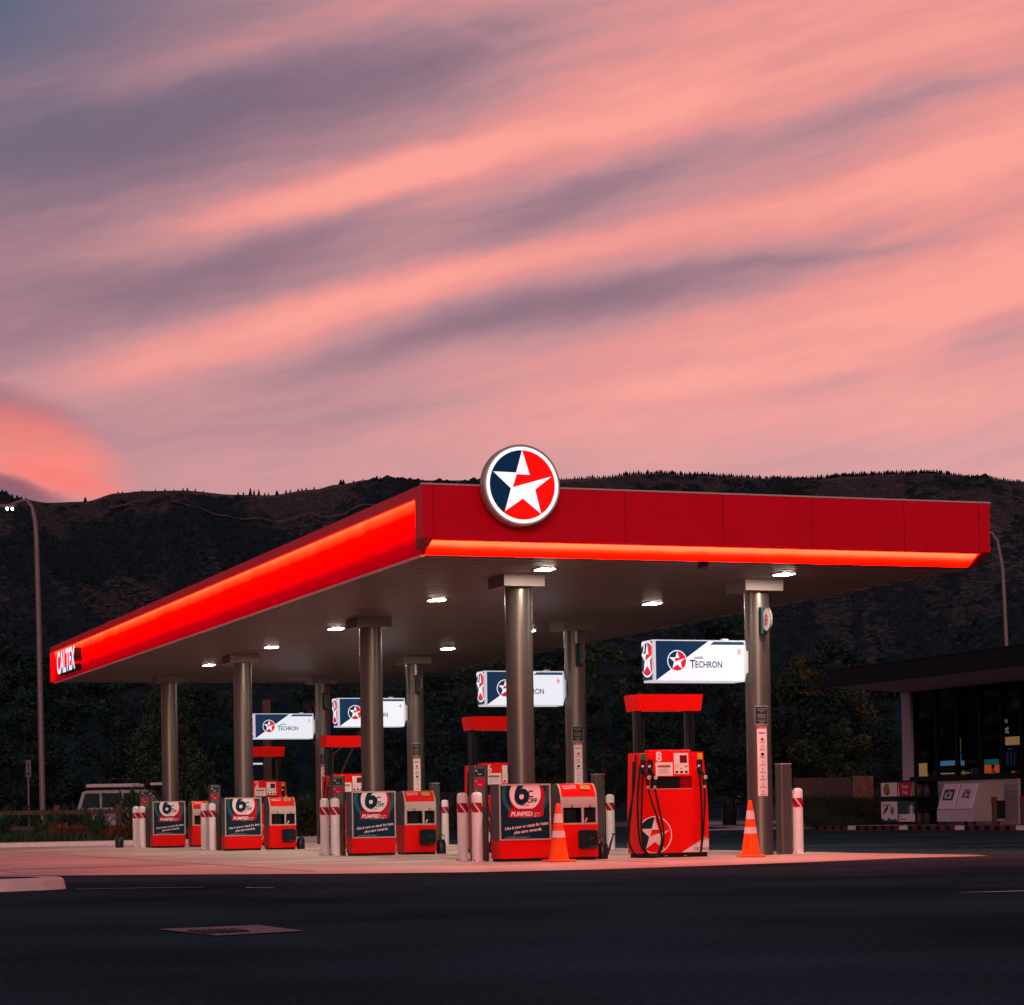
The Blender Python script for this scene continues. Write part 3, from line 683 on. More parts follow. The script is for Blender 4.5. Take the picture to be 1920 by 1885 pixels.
# ------------------------------------------------------------------ fuel pumps
def hose(mb, pts, r=.016):
    P = [Vector(p) for p in pts]; out = []
    for i in range(len(P)-1):
        p0, p1, p2, p3 = P[max(i-1, 0)], P[i], P[i+1], P[min(i+2, len(P)-1)]
        for k in range(6):
            t = k/6; out.append(.5*((2*p1)+(-p0+p2)*t+(2*p0-5*p1+4*p2-p3)*t*t+(-p0+3*p1-3*p2+p3)*t**3))
    out.append(P[-1]); mb.tube(out, r, M['rubber'], 8)
PW = 1.17
def pump():
    t = thing('fuel_pump', 'x', 'fuel pump', (0, 0, 0), 0, 'red fuel pumps with number panels and black hoses')
    D = .5
    mb = MB(); mb.box(.03, PW-.02, .03, D-.03, 0, .07, M['black'])
    for x in (.42, .75): mb.box(x, x+.05, .022, .03, .02, .03, M['steel_lt'])
    mb.build('plinth', t)
    # flared body: lower cabinet, shoulders
    mb = MB()
    def ring(x0, x1, y0, y1, z): return [(x0, y0, z), (x1, y0, z), (x1, y1, z), (x0, y1, z)]
    mb.loft([ring(0, PW, 0, D, .071), ring(0, PW-.005, 0, D, .75), ring(.01, PW-.02, .0, D, 1.065)], M['red']); mb.build('lower_cabinet', t)
    mb = MB(); mb.loft([ring(.01, .19, .005, D-.005, 1.066), ring(.02, .185, .02, D-.02, 1.635)], M['red']); mb.build('hose_wing', t)
    mb = MB(); mb.loft([ring(.905, PW-.021, .005, D-.005, 1.066), ring(.90, PW-.07, .02, D-.02, 1.645)], M['red']); mb.build('hose_wing', t)
    mb = MB(); mb.box(.187, .90, .12, D-.05, 1.067, 1.262, M['black']); mb.box(.72, .899, .06, .13, 1.068, 1.26, M['red_dark']); mb.box(.19, .90, .0, .03, 1.0655, 1.075, M['steel_lt']); mb.build('recess', t)
    mb = MB(); mb.loft([ring(.188, .898, .01, D-.01, 1.263), ring(.188, .898, .03, D-.03, 1.66), ring(.22, .87, .05, D-.05, 1.68)], M['red']); mb.build('head', t)
    k_ = Vector((0, .02, .397)).normalized()
    mb = MB(); A = Art(mb, (0, .010, 1.263), (1, 0, 0), k_)
    A.rect(.285, .575, .01, .22, M['sticker'], .003); A.rect(.32, .54, .14, .178, M['brown_print'], .005)
    for i in range(5): A.rect(.33+.01*(i % 2), .53-.02*(i % 3), .045+i*.017, .051+i*.017, M['steel_lt'], .005)
    A.rect(.60, .848, .035, .365, M['sticker'], .003); A.rect(.70, .825, .21, .33, M['screen'], .005)
    for i in range(3): A.rect(.617+.082*i, .665+.082*i, .048, .085, M['screen'], .005)
    A.rect(.78, .825, .14, .165, M['brown_print'], .005); A.rect(.70, .74, .115, .13, M['brown_print'], .005)
    for i in range(3):
        for j in range(3): A.rect(.62+.022*i, .634+.022*i, .12+.022*j, .134+.022*j, M['steel_lt'], .005)
    mb.build('keypad_panel', t)
    # number is separate per pump -> added later
    for x in (.02, .90): mb = MB(); mb.box(x, x+.14, .2, .3, 1.64, 2.29, M['can'], .015); mb.build('mast', t)
    for x, s in ((.10, 1), (.16, 1), (PW-.15, -1), (PW-.19, -1)): mb = MB(); hose(mb, [(x, .18, 1.62), (x, .17, 1.9), (x+.0*s, .17, 2.1), (x+.05*s if s > 0 else x-.04, .2, 2.24)], .014); mb.build('mast_hose', t)
    mb = MB(); mb.loft([ring(.015, PW-.10, .0, D, 2.29), ring(-.02, PW-.07, -.02, D+.02, 2.545)], M['red'])
    mb.build('header', t)
    # star decal
    mb = MB(); A = Art(mb, (0, 0, 0), (1, 0, 0), (0, 0, 1)); C = (.02, PW, .074, 1.0)
    A.logo(.245, .355, .292, M['sticker'], M['red'], M['navy'], .002, .0015, C, thin=True)
    A.poly([(.70, .076), (PW-.004, .076), (PW-.004, .27), (PW-.05, .31)], M['sticker'], .003); A.poly([(PW-.05, .31), (.93, .21), (PW-.01, .275)], M['steel_lt'], .005)
    A.text('TECHRON', .915, .105, .042, M['navy'], .006, bold=.01, sx=1.0); mb.build('star_decal', t)
    # nozzles
    for x, m in ((.075, 'green'), (.19, 'red'), (PW-.135, 'yellow')):
        mb = MB(); mb.box(x-.045, x+.05, -.005, .03, 1.30, 1.52, M['black'], .01); mb.box(x-.04, x+.045, -.004, .02, 1.525, 1.62, M[m], .008); mb.build('nozzle_holster', t)
        mb = MB(); mb.tube([(x-.02, -.02, 1.40), (x, -.06, 1.33), (x+.03, -.09, 1.24), (x+.03, -.09, 1.12)], .032, M['black'], 8, .026)
        mb.tube([(x-.025, -.02, 1.40), (x-.02, -.025, 1.44)], .020, M['sticker'], 8)
        A = Art(mb, (x+.035, -.125, 1.245), (1, 0, 0), (0, 0, 1)); A.ring(0, 0, .015, .030, M['sticker'], .002, n=16); A.ring(0, 0, .009, .015, M[m], .003, n=16)
        mb.lathe([(.022, 0), (.024, .045)], M['steel_lt'], (x+.03, -.09, 1.075), 8); n_ = mb.build('nozzle', t)
    # hoses : from nozzle down, loop near the ground and up to the mast
    mb = MB(); hose(mb, [(.105, -.09, 1.08), (.17, -.10, .85), (.28, -.12, .5), (.30, -.13, .25), (.22, -.13, .06), (.08, -.12, .05), (-.04, -.08, .25), (-.05, -.03, .8), (.0, .0, 1.3), (.08, .10, 1.63)]); mb.build('hose', t)
    mb = MB(); hose(mb, [(.22, -.09, 1.08), (.27, -.11, .8), (.335, -.13, .45), (.32, -.14, .2), (.20, -.14, .02), (.05, -.13, .08), (-.02, -.10, .35), (.02, -.05, .9), (.05, -.02, 1.35), (.12, .10, 1.63)]); mb.build('hose', t)
    mb = MB(); hose(mb, [(-.01, .10, 1.6), (-.06, .08, 1.1), (-.17, .05, .6), (-.19, .03, .3), (-.10, .0, .06), (.0, .02, .03)], .014); mb.build('hose', t)
    mb = MB(); hose(mb, [(-.01, .2, 1.5), (-.05, .18, .9), (-.13, .12, .45), (-.14, .1, .2), (-.06, .06, .05)], .014); mb.build('hose', t)
    mb = MB(); hose(mb, [(PW-.10, -.09, 1.08), (PW-.11, -.10, .8), (PW-.14, -.10, .4), (PW-.19, -.10, .06)]); hose(mb, [(PW-.19, -.10, .06), (PW-.16, -.08, .3), (PW-.14, -.04, 1.0), (PW-.15, .06, 1.62)]); mb.build('hose', t)
    mb = MB(); hose(mb, [(PW, .2, 1.0), (PW+.035, .15, .5), (PW+.02, .1, .1)], .014); mb.build('hose', t)
    return t
pu = pump(); PUMPS = []
PL = ['fuel pump numbered eight, nearest and fully visible beside the numbered column', 'fuel pump numbered six, half hidden behind the second poster column', 'fuel pump numbered four, behind the third front column', 'fuel pump numbered two, farthest back on the forecourt']
PL = ['red fuel pump numbered 8, the nearest and fully visible one', 'red fuel pump numbered 6, partly behind the nearest left column', 'red fuel pump numbered 4, partly behind the second left column', 'red fuel pump numbered 2, the farthest one, behind the third left column']
for k, y in enumerate(YK):
    loc = (14.55, y-.25, .004)
    if k == 0: p_ = pu; pu.location = loc; pu['label'] = PL[0]
    else: p_ = copy_tree(pu, None, PL[k], loc)
    PUMPS.append(p_)
for k, p_ in enumerate(PUMPS):
    mb = MB(); A = Art(mb, (0, .010, 1.263), (1, 0, 0), Vector((0, .02, .397))); A.text('8642'[k], .295, .238, .148, M['sticker'], .004, bold=.03, sx=.95); mb.build('pump_number', p_)

# ------------------------------------------------------------------ light boxes on columns
ST = ['x']*4
def lightbox(k):
    y = YK[k]-.20
    t = thing('light_box_sign', 'lit white and navy box sign with star and small number %s' % '8642'[k], 'sign', (14.86, y, 2.75), 0, 'illuminated box signs on the right columns')
    Wd, H, D = 1.58, .655, .42
    bow = [(0, 0), (-.015, H*.0)]
    # front outline with bowed ends
    def outline(i=0.):
        return [(i, i), (Wd-.03-i, i), (Wd+.01-i, H*.25), (Wd+.015-i, H*.6), (Wd-.01-i, H-i), (-.02+i, H-i), (-.01+i, H*.6), (.0+i, H*.3)]
    mb = MB(); mb.loft([[(a, 0, b) for a, b in outline()], [(a, D, b) for a, b in outline()]], M['lb_edge']); mb.build('casing', t)
    mb = MB(); A = Art(mb, (0, 0, 0), (1, 0, 0), (0, 0, 1))
    x0, x1, z0, z1 = .025, Wd-.035, .018, H-.018
    A.rect(x0, x1, z0, z1, M['lb_white'], .002)
    A.poly([(x0, z0+.0), (x0, z1), (.93, z1)], M['lb_navy'], .004)
    A.poly([(x0, z0), (.055, z0), (.99, z1), (.93, z1)], M['lb_white'], .006)
    A.poly([(.955, z1-.055), (1.025, z1-.006), (x1, z1-.006), (x1, z1-.055)], M['lb_navy2'], .005)
    A.logo(.385, .325, .168, M['lb_white'], M['lb_red'], M['lb_navy'], .008, .002)
    A.text('with', .68, .355, .052, M['lb_text'], .006, w=.155, bold=.008); A.text('T', .605, .215, .128, M['lb_text'], .006, bold=.014, w=.095); A.text('ECHRON', .700, .222, .100, M['lb_text'], .006, bold=.014, w=.46)
    A.text('8642'[k], 1.43, .43, .095, M['lb_red'], .006)
    mb.build('front_face', t)
    # left end face
    mb = MB(); mb2 = None
    u = Vector((0, -1, 0)); A = Art(mb, (-.024, D, 0), u, (0, 0, 1)); C = (.02, D-.02, .03, H-.02)
    A.rect(*C, M['lb_navy'], .002); A.disc(.225, .36, .285, M['lb_white'], .004, C); A.disc(.225, .36, .262, M['lb_red'], .006, C)
    A.logo(.225, .36, .285, M['lb_white'], M['lb_red'], M['lb_navy'], .008, .002, C)
    A.poly([(.02, .42), (.02, H-.02), (.14, H-.02), (.14, .50)], M['lb_white'], .016)
    A.poly([(.02, .44), (.02, H-.10), (.10, H-.06), (.10, .50)], M['lb_navy'], .018)
    mb.build('end_face', t)
    mb = MB(); mb.box(Wd+.012, 16.54-14.86, .12, .30, .15, .5, M['steel_lt']); mb.box(1.25, 1.35, .15, .25, H+.001, H+.035, M['trim']); mb.build('bracket', t)
for k in range(4): lightbox(k)
# number discs
for k in range(4):
    y = YK[k]
    t = thing('column_number_sign', 'small round number %s sign on a teal bracket on its column' % '8642'[k], 'sign', (16.75, y-.40, 3.72), 0, 'round number signs on the right columns')
    mb = MB(); mb.box(-.075, .035, .10, .192, -.22, .21, M['teal_plate'], .004); mb.build('bracket', t)
    mb = MB(); n = 28
    mb.loft([[(x_, .15*r_*math.cos(2*math.pi*i/n), .185*r_*math.sin(2*math.pi*i/n)) for i in range(n)] for x_, r_ in ((-.035, .95), (-.028, 1), (-.008, 1), (.0, .95))], M['grey_cab'], True, True)
    A = Art(mb, (-.035, 0, 0), (0, -1, 0), (0, 0, 1)); A.poly([(.138*math.cos(2*math.pi*i/n), .172*math.sin(2*math.pi*i/n)) for i in range(n)], M['sticker'] if k == 0 else M['grey_cab'], .004)
    A.text('8642'[k], 0, -.085, .17, M['posterr'] if k == 0 else M['black'], .008, align='CENTER', bold=.012, sx=.9)
    mb.build('number_disc', t)

# ------------------------------------------------------------------ street lamps
def lamp(name, label, base, pts, head, lit_=True, r0=.11, r1=.045):
    t = thing(name, label, 'street lamp', base)
    mb = MB(); mb.tube([(p[0]-base[0], p[1]-base[1], p[2]) for p in pts], r0, M['lamp_pole'], 10, r1); mb.build('pole', t)
    h = Vector(head)-Vector(base)
    mb = MB(); mb.loft([[(h.x-.35, h.y-.12, h.z-.02), (h.x+.35, h.y-.1, h.z+.05), (h.x+.35, h.y+.1, h.z+.05), (h.x-.35, h.y+.12, h.z-.02)], [(h.x-.28, h.y-.07, h.z+.09), (h.x+.35, h.y-.07, h.z+.13), (h.x+.35, h.y+.07, h.z+.13), (h.x-.28, h.y+.07, h.z+.09)]], M['lamp_pole']); mb.build('lamp_head', t)
    if lit_:
        for dx in (.02, .20):
            mb = MB(); mb.lathe([(.015, -.10), (.038, -.08), (.045, -.04), (.04, .0)], M['lampglow'], (h.x+dx, h.y, h.z-.01), 12); mb.build('lamp_bulb', t)
    return t
lamp('street_lamp', 'tall curved street lamp with a lit twin head at the left edge', (13.55, 85.59, 0), [(13.55, 85.59, 0), (13.52, 85.6, 4), (13.50, 85.6, 8), (13.46, 85.63, 10.9), (13.43, 85.64, 11.5), (13.33, 85.67, 12.03), (13.15, 85.73, 12.27), (13.0, 85.78, 12.25), (12.55, 85.95, 12.10)], (12.47, 85.97, 12.02))
lamp('street_lamp', 'curved street lamp rising behind the shop roof at the right', (62.42, 99.55, 0), [(62.42, 99.55, 0), (62.38, 99.58, 8.48), (62.28, 99.62, 12.2), (62.06, 99.7, 13.55), (61.82, 99.79, 13.95), (61.3, 99.95, 14.15), (60.6, 100.2, 14.2)], (60.3, 100.3, 14.15), False)

# pedestrian sign
t = thing('walkway_sign', 'narrow grey pedestrian sign on a thin pole at the far left', 'sign', (12.92, 84.76, 0))
mb = MB(); mb.tube([(0, 0, 0), (0, 0, 2.9)], .03, M['lamp_pole'], 8); mb.build('pole', t)
mb = MB(); mb.box(-.09, .09, -.045, -.031, 2.28, 2.88, M['sign_grey']); A = Art(mb, (-.09, -.046, 2.28), (1, 0, 0), (0, 0, 1))
A.disc(.09, .50, .03, M['black'], .002, n=12); A.poly([(.06, .46), (.12, .46), (.105, .36), (.13, .26), (.10, .26), (.09, .33), (.075, .26), (.05, .26), (.075, .36)], M['black'], .002); A.poly([(.05, .1), (.09, .05), (.13, .1), (.13, .18), (.05, .18)], M['black'], .002)
mb.build('sign_plate', t)
# rail fence
t = thing('rail_fence', 'low weathered timber post and rail fence across the garden at the left', 'fence', (11.1, 79.03, 0), math.atan2(77.68-79.03, 14.77-11.11))
for i, x in enumerate((-6.2, -2.6, 1.88, 3.92, 6.6, 9.2)):
    mb = MB(); mb.box(x-.10, x+.10, -.07, .07, 0, 1.24, M['timber'], .012); mb.build('fence_post', t)
for z0, z1 in ((.93, 1.07), (.42, .55)):
    mb = MB(); mb.box(-9.5, 9.6, -.115, -.072, z0, z1, M['timber'], .008); mb.build('rail', t)
# paling fence
t = MB(); x = 8.0
random.seed(5)
while x < 22.5:
    h = 2.05+random.uniform(-.04, .04); yy = 114.5-(x-13)*.38; t.box(x, x+.13, yy, yy+.02, 0, h, M['paling']); x += .145
o = t.build('paling_fence'); tag(o, 'dark timber paling fence beyond the garden at the far left', 'fence')

# ------------------------------------------------------------------ car
car = thing('parked_wagon', 'white four wheel drive wagon with a loaded roof rack parked beyond the garden', 'car', (18.9, 95.9, 0), R(-20))
L_, W_c = 4.6, 1.8
body = [(-2.25, .45), (-2.3, .95), (-2.22, 1.15), (2.25, 1.05), (2.3, .6), (2.2, .42)]
mb = MB(); mb.loft([[(a, y_, b) for a, b in body] for y_ in (-W_c/2+.03, -W_c/2+.0, W_c/2, W_c/2-.03)][1:3], M['carwhite'])
mb.build('body', car)
cabin = [(-2.2, 1.152), (-1.98, 1.86), (-1.8, 1.92), (.55, 1.92), (.75, 1.87), (1.30, 1.152)]
cab2 = [(-2.14, 1.152), (-1.93, 1.84), (-1.78, 1.90), (.50, 1.90), (.68, 1.85), (1.24, 1.152)]
mb = MB(); mb.loft([[(a, -.86, b) for a, b in cabin], [(a, -.74 if b > 1.5 else -.86, b) for a, b in cab2]][:1]+[[(a, .86, b) for a, b in cabin]], M['carwhite']); mb.build('cabin', car)
for a in ([(-2.03, 1.22), (-1.86, 1.80), (-1.28, 1.80), (-1.28, 1.22)], [(-1.18, 1.22), (-1.18, 1.80), (-.42, 1.80), (-.42, 1.22)], [(-.32, 1.22), (-.32, 1.80), (.52, 1.80), (.95, 1.22)]):
    mb = MB(); A = Art(mb, (0, -.862, 0), (1, 0, 0), (0, 0, 1)); A.poly(a, M['carglass'], .006); mb.build('side_window', car)
mb = MB(); mb.add([(.78, -.75, 1.84), (.78, .75, 1.84), (1.27, .75, 1.22), (1.27, -.75, 1.22)], [(0, 1, 2, 3)], M['carglass'])
mb.v = [(a+.02, b, c+.015) for a, b, c in mb.v]; mb.build('windscreen', car)
for x in (-1.45, 1.45):
    for y_ in (-.9, .72):
        w = MB(); n = 20
        w.loft([[(x+.36*math.cos(2*math.pi*i/n), y_+d, .36+.36*math.sin(2*math.pi*i/n)) for i in range(n)] for d in (-.03, .18)], M['tyre']); wo = w.build('wheel', car)
        w = MB(); w.loft([[(x+.2*math.cos(2*math.pi*i/n), y_+d, .36+.2*math.sin(2*math.pi*i/n)) for i in range(n)] for d in (-.04, -.031)], M['steel_lt']); w.build('rim', wo)
mb = MB()
for y_ in (-.7, .7): mb.box(-1.9, .3, y_-.02, y_+.02, 2.0, 2.04, M['black'])
for x in (-1.8, -1.0, -.2): mb.box(x-.02, x+.02, -.7, .7, 1.922, 2.0, M['black'])
mb.build('roof_rack', car)
mb = MB(); random.seed(9)
for i in range(6): mb.box(-1.85+.005*i, .05+.05*i, -.72+.24*i, -.52+.24*i, 2.045, 2.17+random.uniform(-.03, .03), M['trim'], .015)
mb.box(.75, 1.3, -.7, -.6, 2.1, 2.2, M['trim'])
tag(mb.build('ladder_rack_load', car))
# mirror & lights
mb = MB(); mb.box(2.25, 2.32, -.8, -.5, .75, .92, M['sticker'], .01); mb.build('headlight', car)
mb = MB(); mb.box(.72, .80, -1.02, -.87, 1.2, 1.36, M['black'], .01); mb.build('wing_mirror', car)

# ------------------------------------------------------------------ price totem behind
t = thing('price_totem', 'tall dark blue slab sign standing behind the farthest island', 'sign', (19.05, 76.1, 0))
mb = MB(); mb.box(-.35, .20, -.12, .12, 0, 4.6, M['totem'], .02); mb.build('panel', t)
mb = MB(); mb.box(.22, .50, -.06, .1, 0, 4.6, M['timber']); mb.build('side_post', t)
mb = MB(); mb.box(-.34, .18, -.135, -.121, 2.46, 2.52, M['lb_edge']); mb.build('stripe', t)

# ------------------------------------------------------------------ shop
sh = thing('shop_building', 'dark shop with a flat overhanging roof and lit interior at the right edge', 'building', (40.3, 58, 0))
SX, SY = 40.3, 58
def sb(mb, x0, x1, y0, y1, z0, z1, m, bev=0): mb.box(x0-SX, x1-SX, y0-SY, y1-SY, z0, z1, m, bev)
mb = MB(); P = [(36, 40), (36, 68.3), (40.1, 70.75), (46, 73), (50, 73), (50, 40)]
mb.loft([[(x-SX, y-SY, 4.60) for x, y in P], [(x-SX, y-SY, 5.15) for x, y in P]], M['shopdark']); mb.build('roof', sh)
mb = MB(); P2 = [(36.12, 40), (36.12, 68.2), (40.1, 70.65), (46, 72.9), (49.9, 72.9), (49.9, 40)]
mb.add([(x-SX, y-SY, 4.597) for x, y in P2], [tuple(range(6))], M['shopsoffit']); mb.build('roof_soffit', sh)
mb = MB(); sb(mb, 35.97, 36.05, 40, 68.28, 5.151, 5.19, M['mullion']); mb.build('roof_edge', sh)
mb = MB()
for i in range(22): sb(mb, 40.22, 40.5, 70.26, 70.85, .12+i*.203, .12+i*.203+.196, M['wb'])
mb.build('corner_pier', sh)
mb = MB()
for i in range(7): sb(mb, 40.22+.004*(i % 2), 40.5, 63.7, 70.25, .12+i*.205, .12+i*.205+.197, M['wb'])
mb.build('weatherboard_wall', sh)
mb = MB(); sb(mb, 40.15, 40.52, 63.65, 70.25, 1.56, 1.72, M['mullion']); mb.build('window_sill', sh)
mb = MB(); sb(mb, 40.55, 40.6, 44, 70.2, .0, .12, M['mullion']); sb(mb, 40.45, 40.75, 44, 70.25, 3.95, 4.59, M['shopdark']); mb.build('window_header', sh)
for y in (70.22, 68.81, 67.52, 66.08, 64.81, 63.66, 62.4, 61.2, 60, 58, 56):
    mb = MB(); sb(mb, 40.32, 40.46, y-.05, y+.05, 1.725 if y > 63.7 else .12, 4.58, M['mullion']); mb.build('mullion', sh)
ys = (70.17, 68.81, 67.52, 66.08, 64.81, 63.66, 62.4, 61.2, 60)
for i in range(len(ys)-1):
    mb = MB(); zb = 1.725 if i < 5 else .13
    mb.add([(40.39-SX, ys[i]-.052-SY, zb), (40.39-SX, ys[i+1]+.052-SY, zb), (40.39-SX, ys[i+1]+.052-SY, 4.58), (40.39-SX, ys[i]-.052-SY, 4.58)], [(0, 1, 2, 3)], M['glass']); mb.build('window_pane', sh)
mb = MB(); sb(mb, 48.8, 49, 42, 70.89, 0, 4.58, M['shopdark']); sb(mb, 40.6, 48.79, 42, 70.89, .13, .14, M['shopdark']); sb(mb, 40.5, 49, 70.9, 71.1, 0, 4.58, M['shopdark'])
mb.build('back_wall', sh)
mb = MB()
sb(mb, 41.2, 41.9, 60, 69.2, .14, 1.6, M['shopdark'])
mb.build('counter', sh)
def glow(name, lab, y0, y1, z0, z1, m, x=40.62, cat='display'):
    y0 *= 1.0085; y1 *= 1.0085
    mb = MB(); mb.box(-.02, .06, -(y0-y1)/2, (y0-y1)/2, 0, z1-z0, m, .004); o = mb.build(name, None, (x, (y0+y1)/2, z0)); tag(o, lab, cat); return o
glow('cardboard_display', 'warm yellow lit display box at the left end of the shop window', 70.0, 69.4, 1.74, 2.18, M['glow_yellow'])
glow('drinks_display', 'long pale cyan lit strip inside the shop window', 68.72, 67.62, 2.06, 2.22, M['glow_cyan'])
glow('shelf_strip', 'dim warm shelf edge under the cyan strip in the shop window', 68.72, 67.65, 1.78, 1.82, M['glow_yellow'])
glow('snack_display', 'dull brown shelf back between the two strips in the shop window', 68.72, 67.65, 1.90, 2.0, M['stone'])
glow('drinks_display', 'short pale cyan lit strip right of the window mullion', 67.40, 67.02, 2.04, 2.2, M['glow_cyan'])
glow('shelf_strip', 'thin warm line low in the middle of the shop window', 67.3, 66.7, 1.78, 1.81, M['glow_yellow'])
glow('teal_display', 'teal lit box above orange shelves in the shop window', 65.85, 64.95, 2.03, 2.20, M['glow_teal'])
o = glow('orange_shelf', 'orange lit shelf upright, left of two under the teal box', 65.70, 65.40, 1.76, 2.02, M['glow_orange'])
o = glow('orange_shelf', 'orange lit shelf upright, right of two under the teal box', 65.10, 64.93, 1.76, 2.02, M['glow_orange'])
glow('snack_display', 'small dull brown snack tray in the middle of the shop window', 66.8, 66.3, 2.1, 2.22, M['stone'])
glow('paper_strip', 'thin vertical warm strip high in the shop window', 67.28, 67.24, 2.5, 2.95, M['glow_yellow'])
glow('blue_strip', 'thin vertical blue strip below the warm strip in the shop window', 67.26, 67.22, 2.2, 2.45, M['glow_menu'])
t = thing('menu_board', 'dark menu board with pale blue price columns against a warm lit panel', 'menu board', (40.66, 64.80, 1.76))
mb = MB(); mb.box(0, .04, -.56, .53, .86, 1.12, M['glow_yellow']); mb.box(0, .04, .40, .53, .1, .859, M['glow_yellow']); mb.build('lit_panel', t)
mb = MB(); mb.box(-.05, -.01, -.56, .38, .12, .84, M['totem']); A = Art(mb, (-.05, .38, .12), (0, -1, 0), (0, 0, 1))
A.text('SPECIALS', .34, .60, .04, M['glow_menu'], .003)
for c in range(4):
    for r_ in range(7): A.rect(.08+c*.2, .13+c*.2+(.06 if c == 0 else 0), .12+.06*r_, .135+.06*r_, M['glow_menu'], .003)
mb.build('board', t)
t = thing('shop_window_lettering', 'pale lettering with the word the, high in the shop window', 'sign', (40.60, 65.08, 3.0))
mb = MB(); A = Art(mb, (0, .35, 0), (0, -1, 0), (0, 0, 1)); A.text('the', .28, .33, .17, M['glow_white'], .0, bold=.015); A.text('ot', .34, .0, .25, M['glow_white'], .0, bold=.035); mb.build('letters', t)

random.seed(77)
for i in range(26):
    y = 64.3+i*.245; mt_ = random.choice((M['posterr'], M['glow_dim'], M['stone'], M['posterg'], M['sign_grey'], M['glow_dim2']))
    mb = MB(); h = random.uniform(.05, .22); mb.box(-.05, .05, -.05, random.uniform(.02, .08), 0, h, mt_, .01); o = mb.build('counter_item', None, (40.70+random.uniform(0, .1), y, 1.735)); tag(o, 'small dim packet in the row along the shop window sill', 'packet', 'small packets along the shop window sill')
mb = MB(); sb(mb, 40.62, 40.95, 64.0, 70.8, 1.70, 1.73, M['mullion']); mb.build('window_shelf', sh)
# gas bottle cages
t = thing('gas_bottle_cage', 'dark gas bottle exchange cage covered with coloured posters beside the freezer', 'cage', (38.5, 68.15, .12))
mb = MB()
for y_ in (-1.14, -.02, .02, 1.12):
    for x in (0, .78): mb.box(x, x+.04, y_-.02, y_+.02, 0, 1.45, M['cage'])
for z in (0.03, .46, .90, 1.42):
    mb.box(0, .8, -1.16, -1.12, z, z+.03, M['cage']); mb.box(0, .8, 1.10, 1.14, z, z+.03, M['cage']); mb.box(0.001, .03, -1.14, 1.12, z+.001, z+.031, M['cage']); mb.box(.05, .78, -1.11, 1.09, z, z+.02, M['cage'])
mb.box(.76, .8, -1.14, 1.12, .05, 1.42, M['cage'])
mb.build('frame', t)
for r_ in ((-.02-1.1, -.03, .95, 1.40, 'posterw', 'posterr'), (.03, 1.10, .95, 1.40, 'posterw', 'postery'), (-1.1, -.03, .12, .78, 'posterg', 'posterw'), (.03, 1.10, .12, .78, 'posterw', 'posterg')):
    mb = MB(); A = Art(mb, (-.012, r_[1], r_[2]), (0, -1, 0), (0, 0, 1)); w = r_[1]-r_[0]; h = r_[3]-r_[2]
    A.rect(0, w, 0, h, M[r_[4]], 0)
    if r_[5] == 'posterr': A.poly([(.08, .0), (w-.25, .0), (w-.12, h), (.02, h)], M['posterr'], .003); A.poly([(w-.2, 0), (w, 0), (w, h), (w-.12, h)], M['postery'], .003); A.text('Bottle', w*.44, .26, .11, M['posterw'], .006, align='CENTER', bold=.02); A.text('Swap', w*.44, .08, .11, M['posterw'], .006, align='CENTER', bold=.02)
    elif r_[5] == 'postery': A.disc(w*.36, h*.5, .2, M['postery'], .003); A.disc(w*.45, h*.3, .09, M['posterr'], .005)
    elif r_[5] == 'posterw': A.rect(.02, w, 0, .24, M['posterw'], .003); A.disc(w*.78, h*.55, .2, M['postery'], .002); A.disc(w*.80, h*.68, .08, M['posterw'], .005); A.disc(w*.80, h*.42, .09, M['posterw'], .005)
    else: A.poly([(0, 0), (w, 0), (w*.9, .1), (w*.65, .05), (w*.5, .14), (w*.3, .03), (0, .12)], M['posterg'], .003); A.text('Gas  Bottles', .1, h-.14, .07, M['icenavy'], .004, bold=.02); A.poly([(.12, .2), (.45, .4), (.45, .55), (.2, .4)], M['posterg'], .004); A.disc(w*.68, .36, .13, M['sign_grey'], .004)
    if r_[5] == 'posterw': A.text('9kg swap', .06, .05, .08, M['posterr'], .005, bold=.02); A.text('from', .06, .16, .06, M['icenavy'], .005, bold=.02)
    mb.build('poster', t)
for z in (.06, .93):
    for i, y_ in enumerate((-.95, -.65)):
        for x in (.2, .5):
            mb = MB(); mb.lathe([(.10, 0), (.13, .04), (.13, .26), (.09, .32), (.03, .35), (.05, .36), (.05, .40)], M['bottle'], (38.5+x, 68.15+y_, .12+z+.0), 14)
            o = mb.build('gas_bottle'); tag(o, 'small grey gas bottle on a shelf of the exchange cage', 'gas bottle', 'gas bottles stored in the cage')

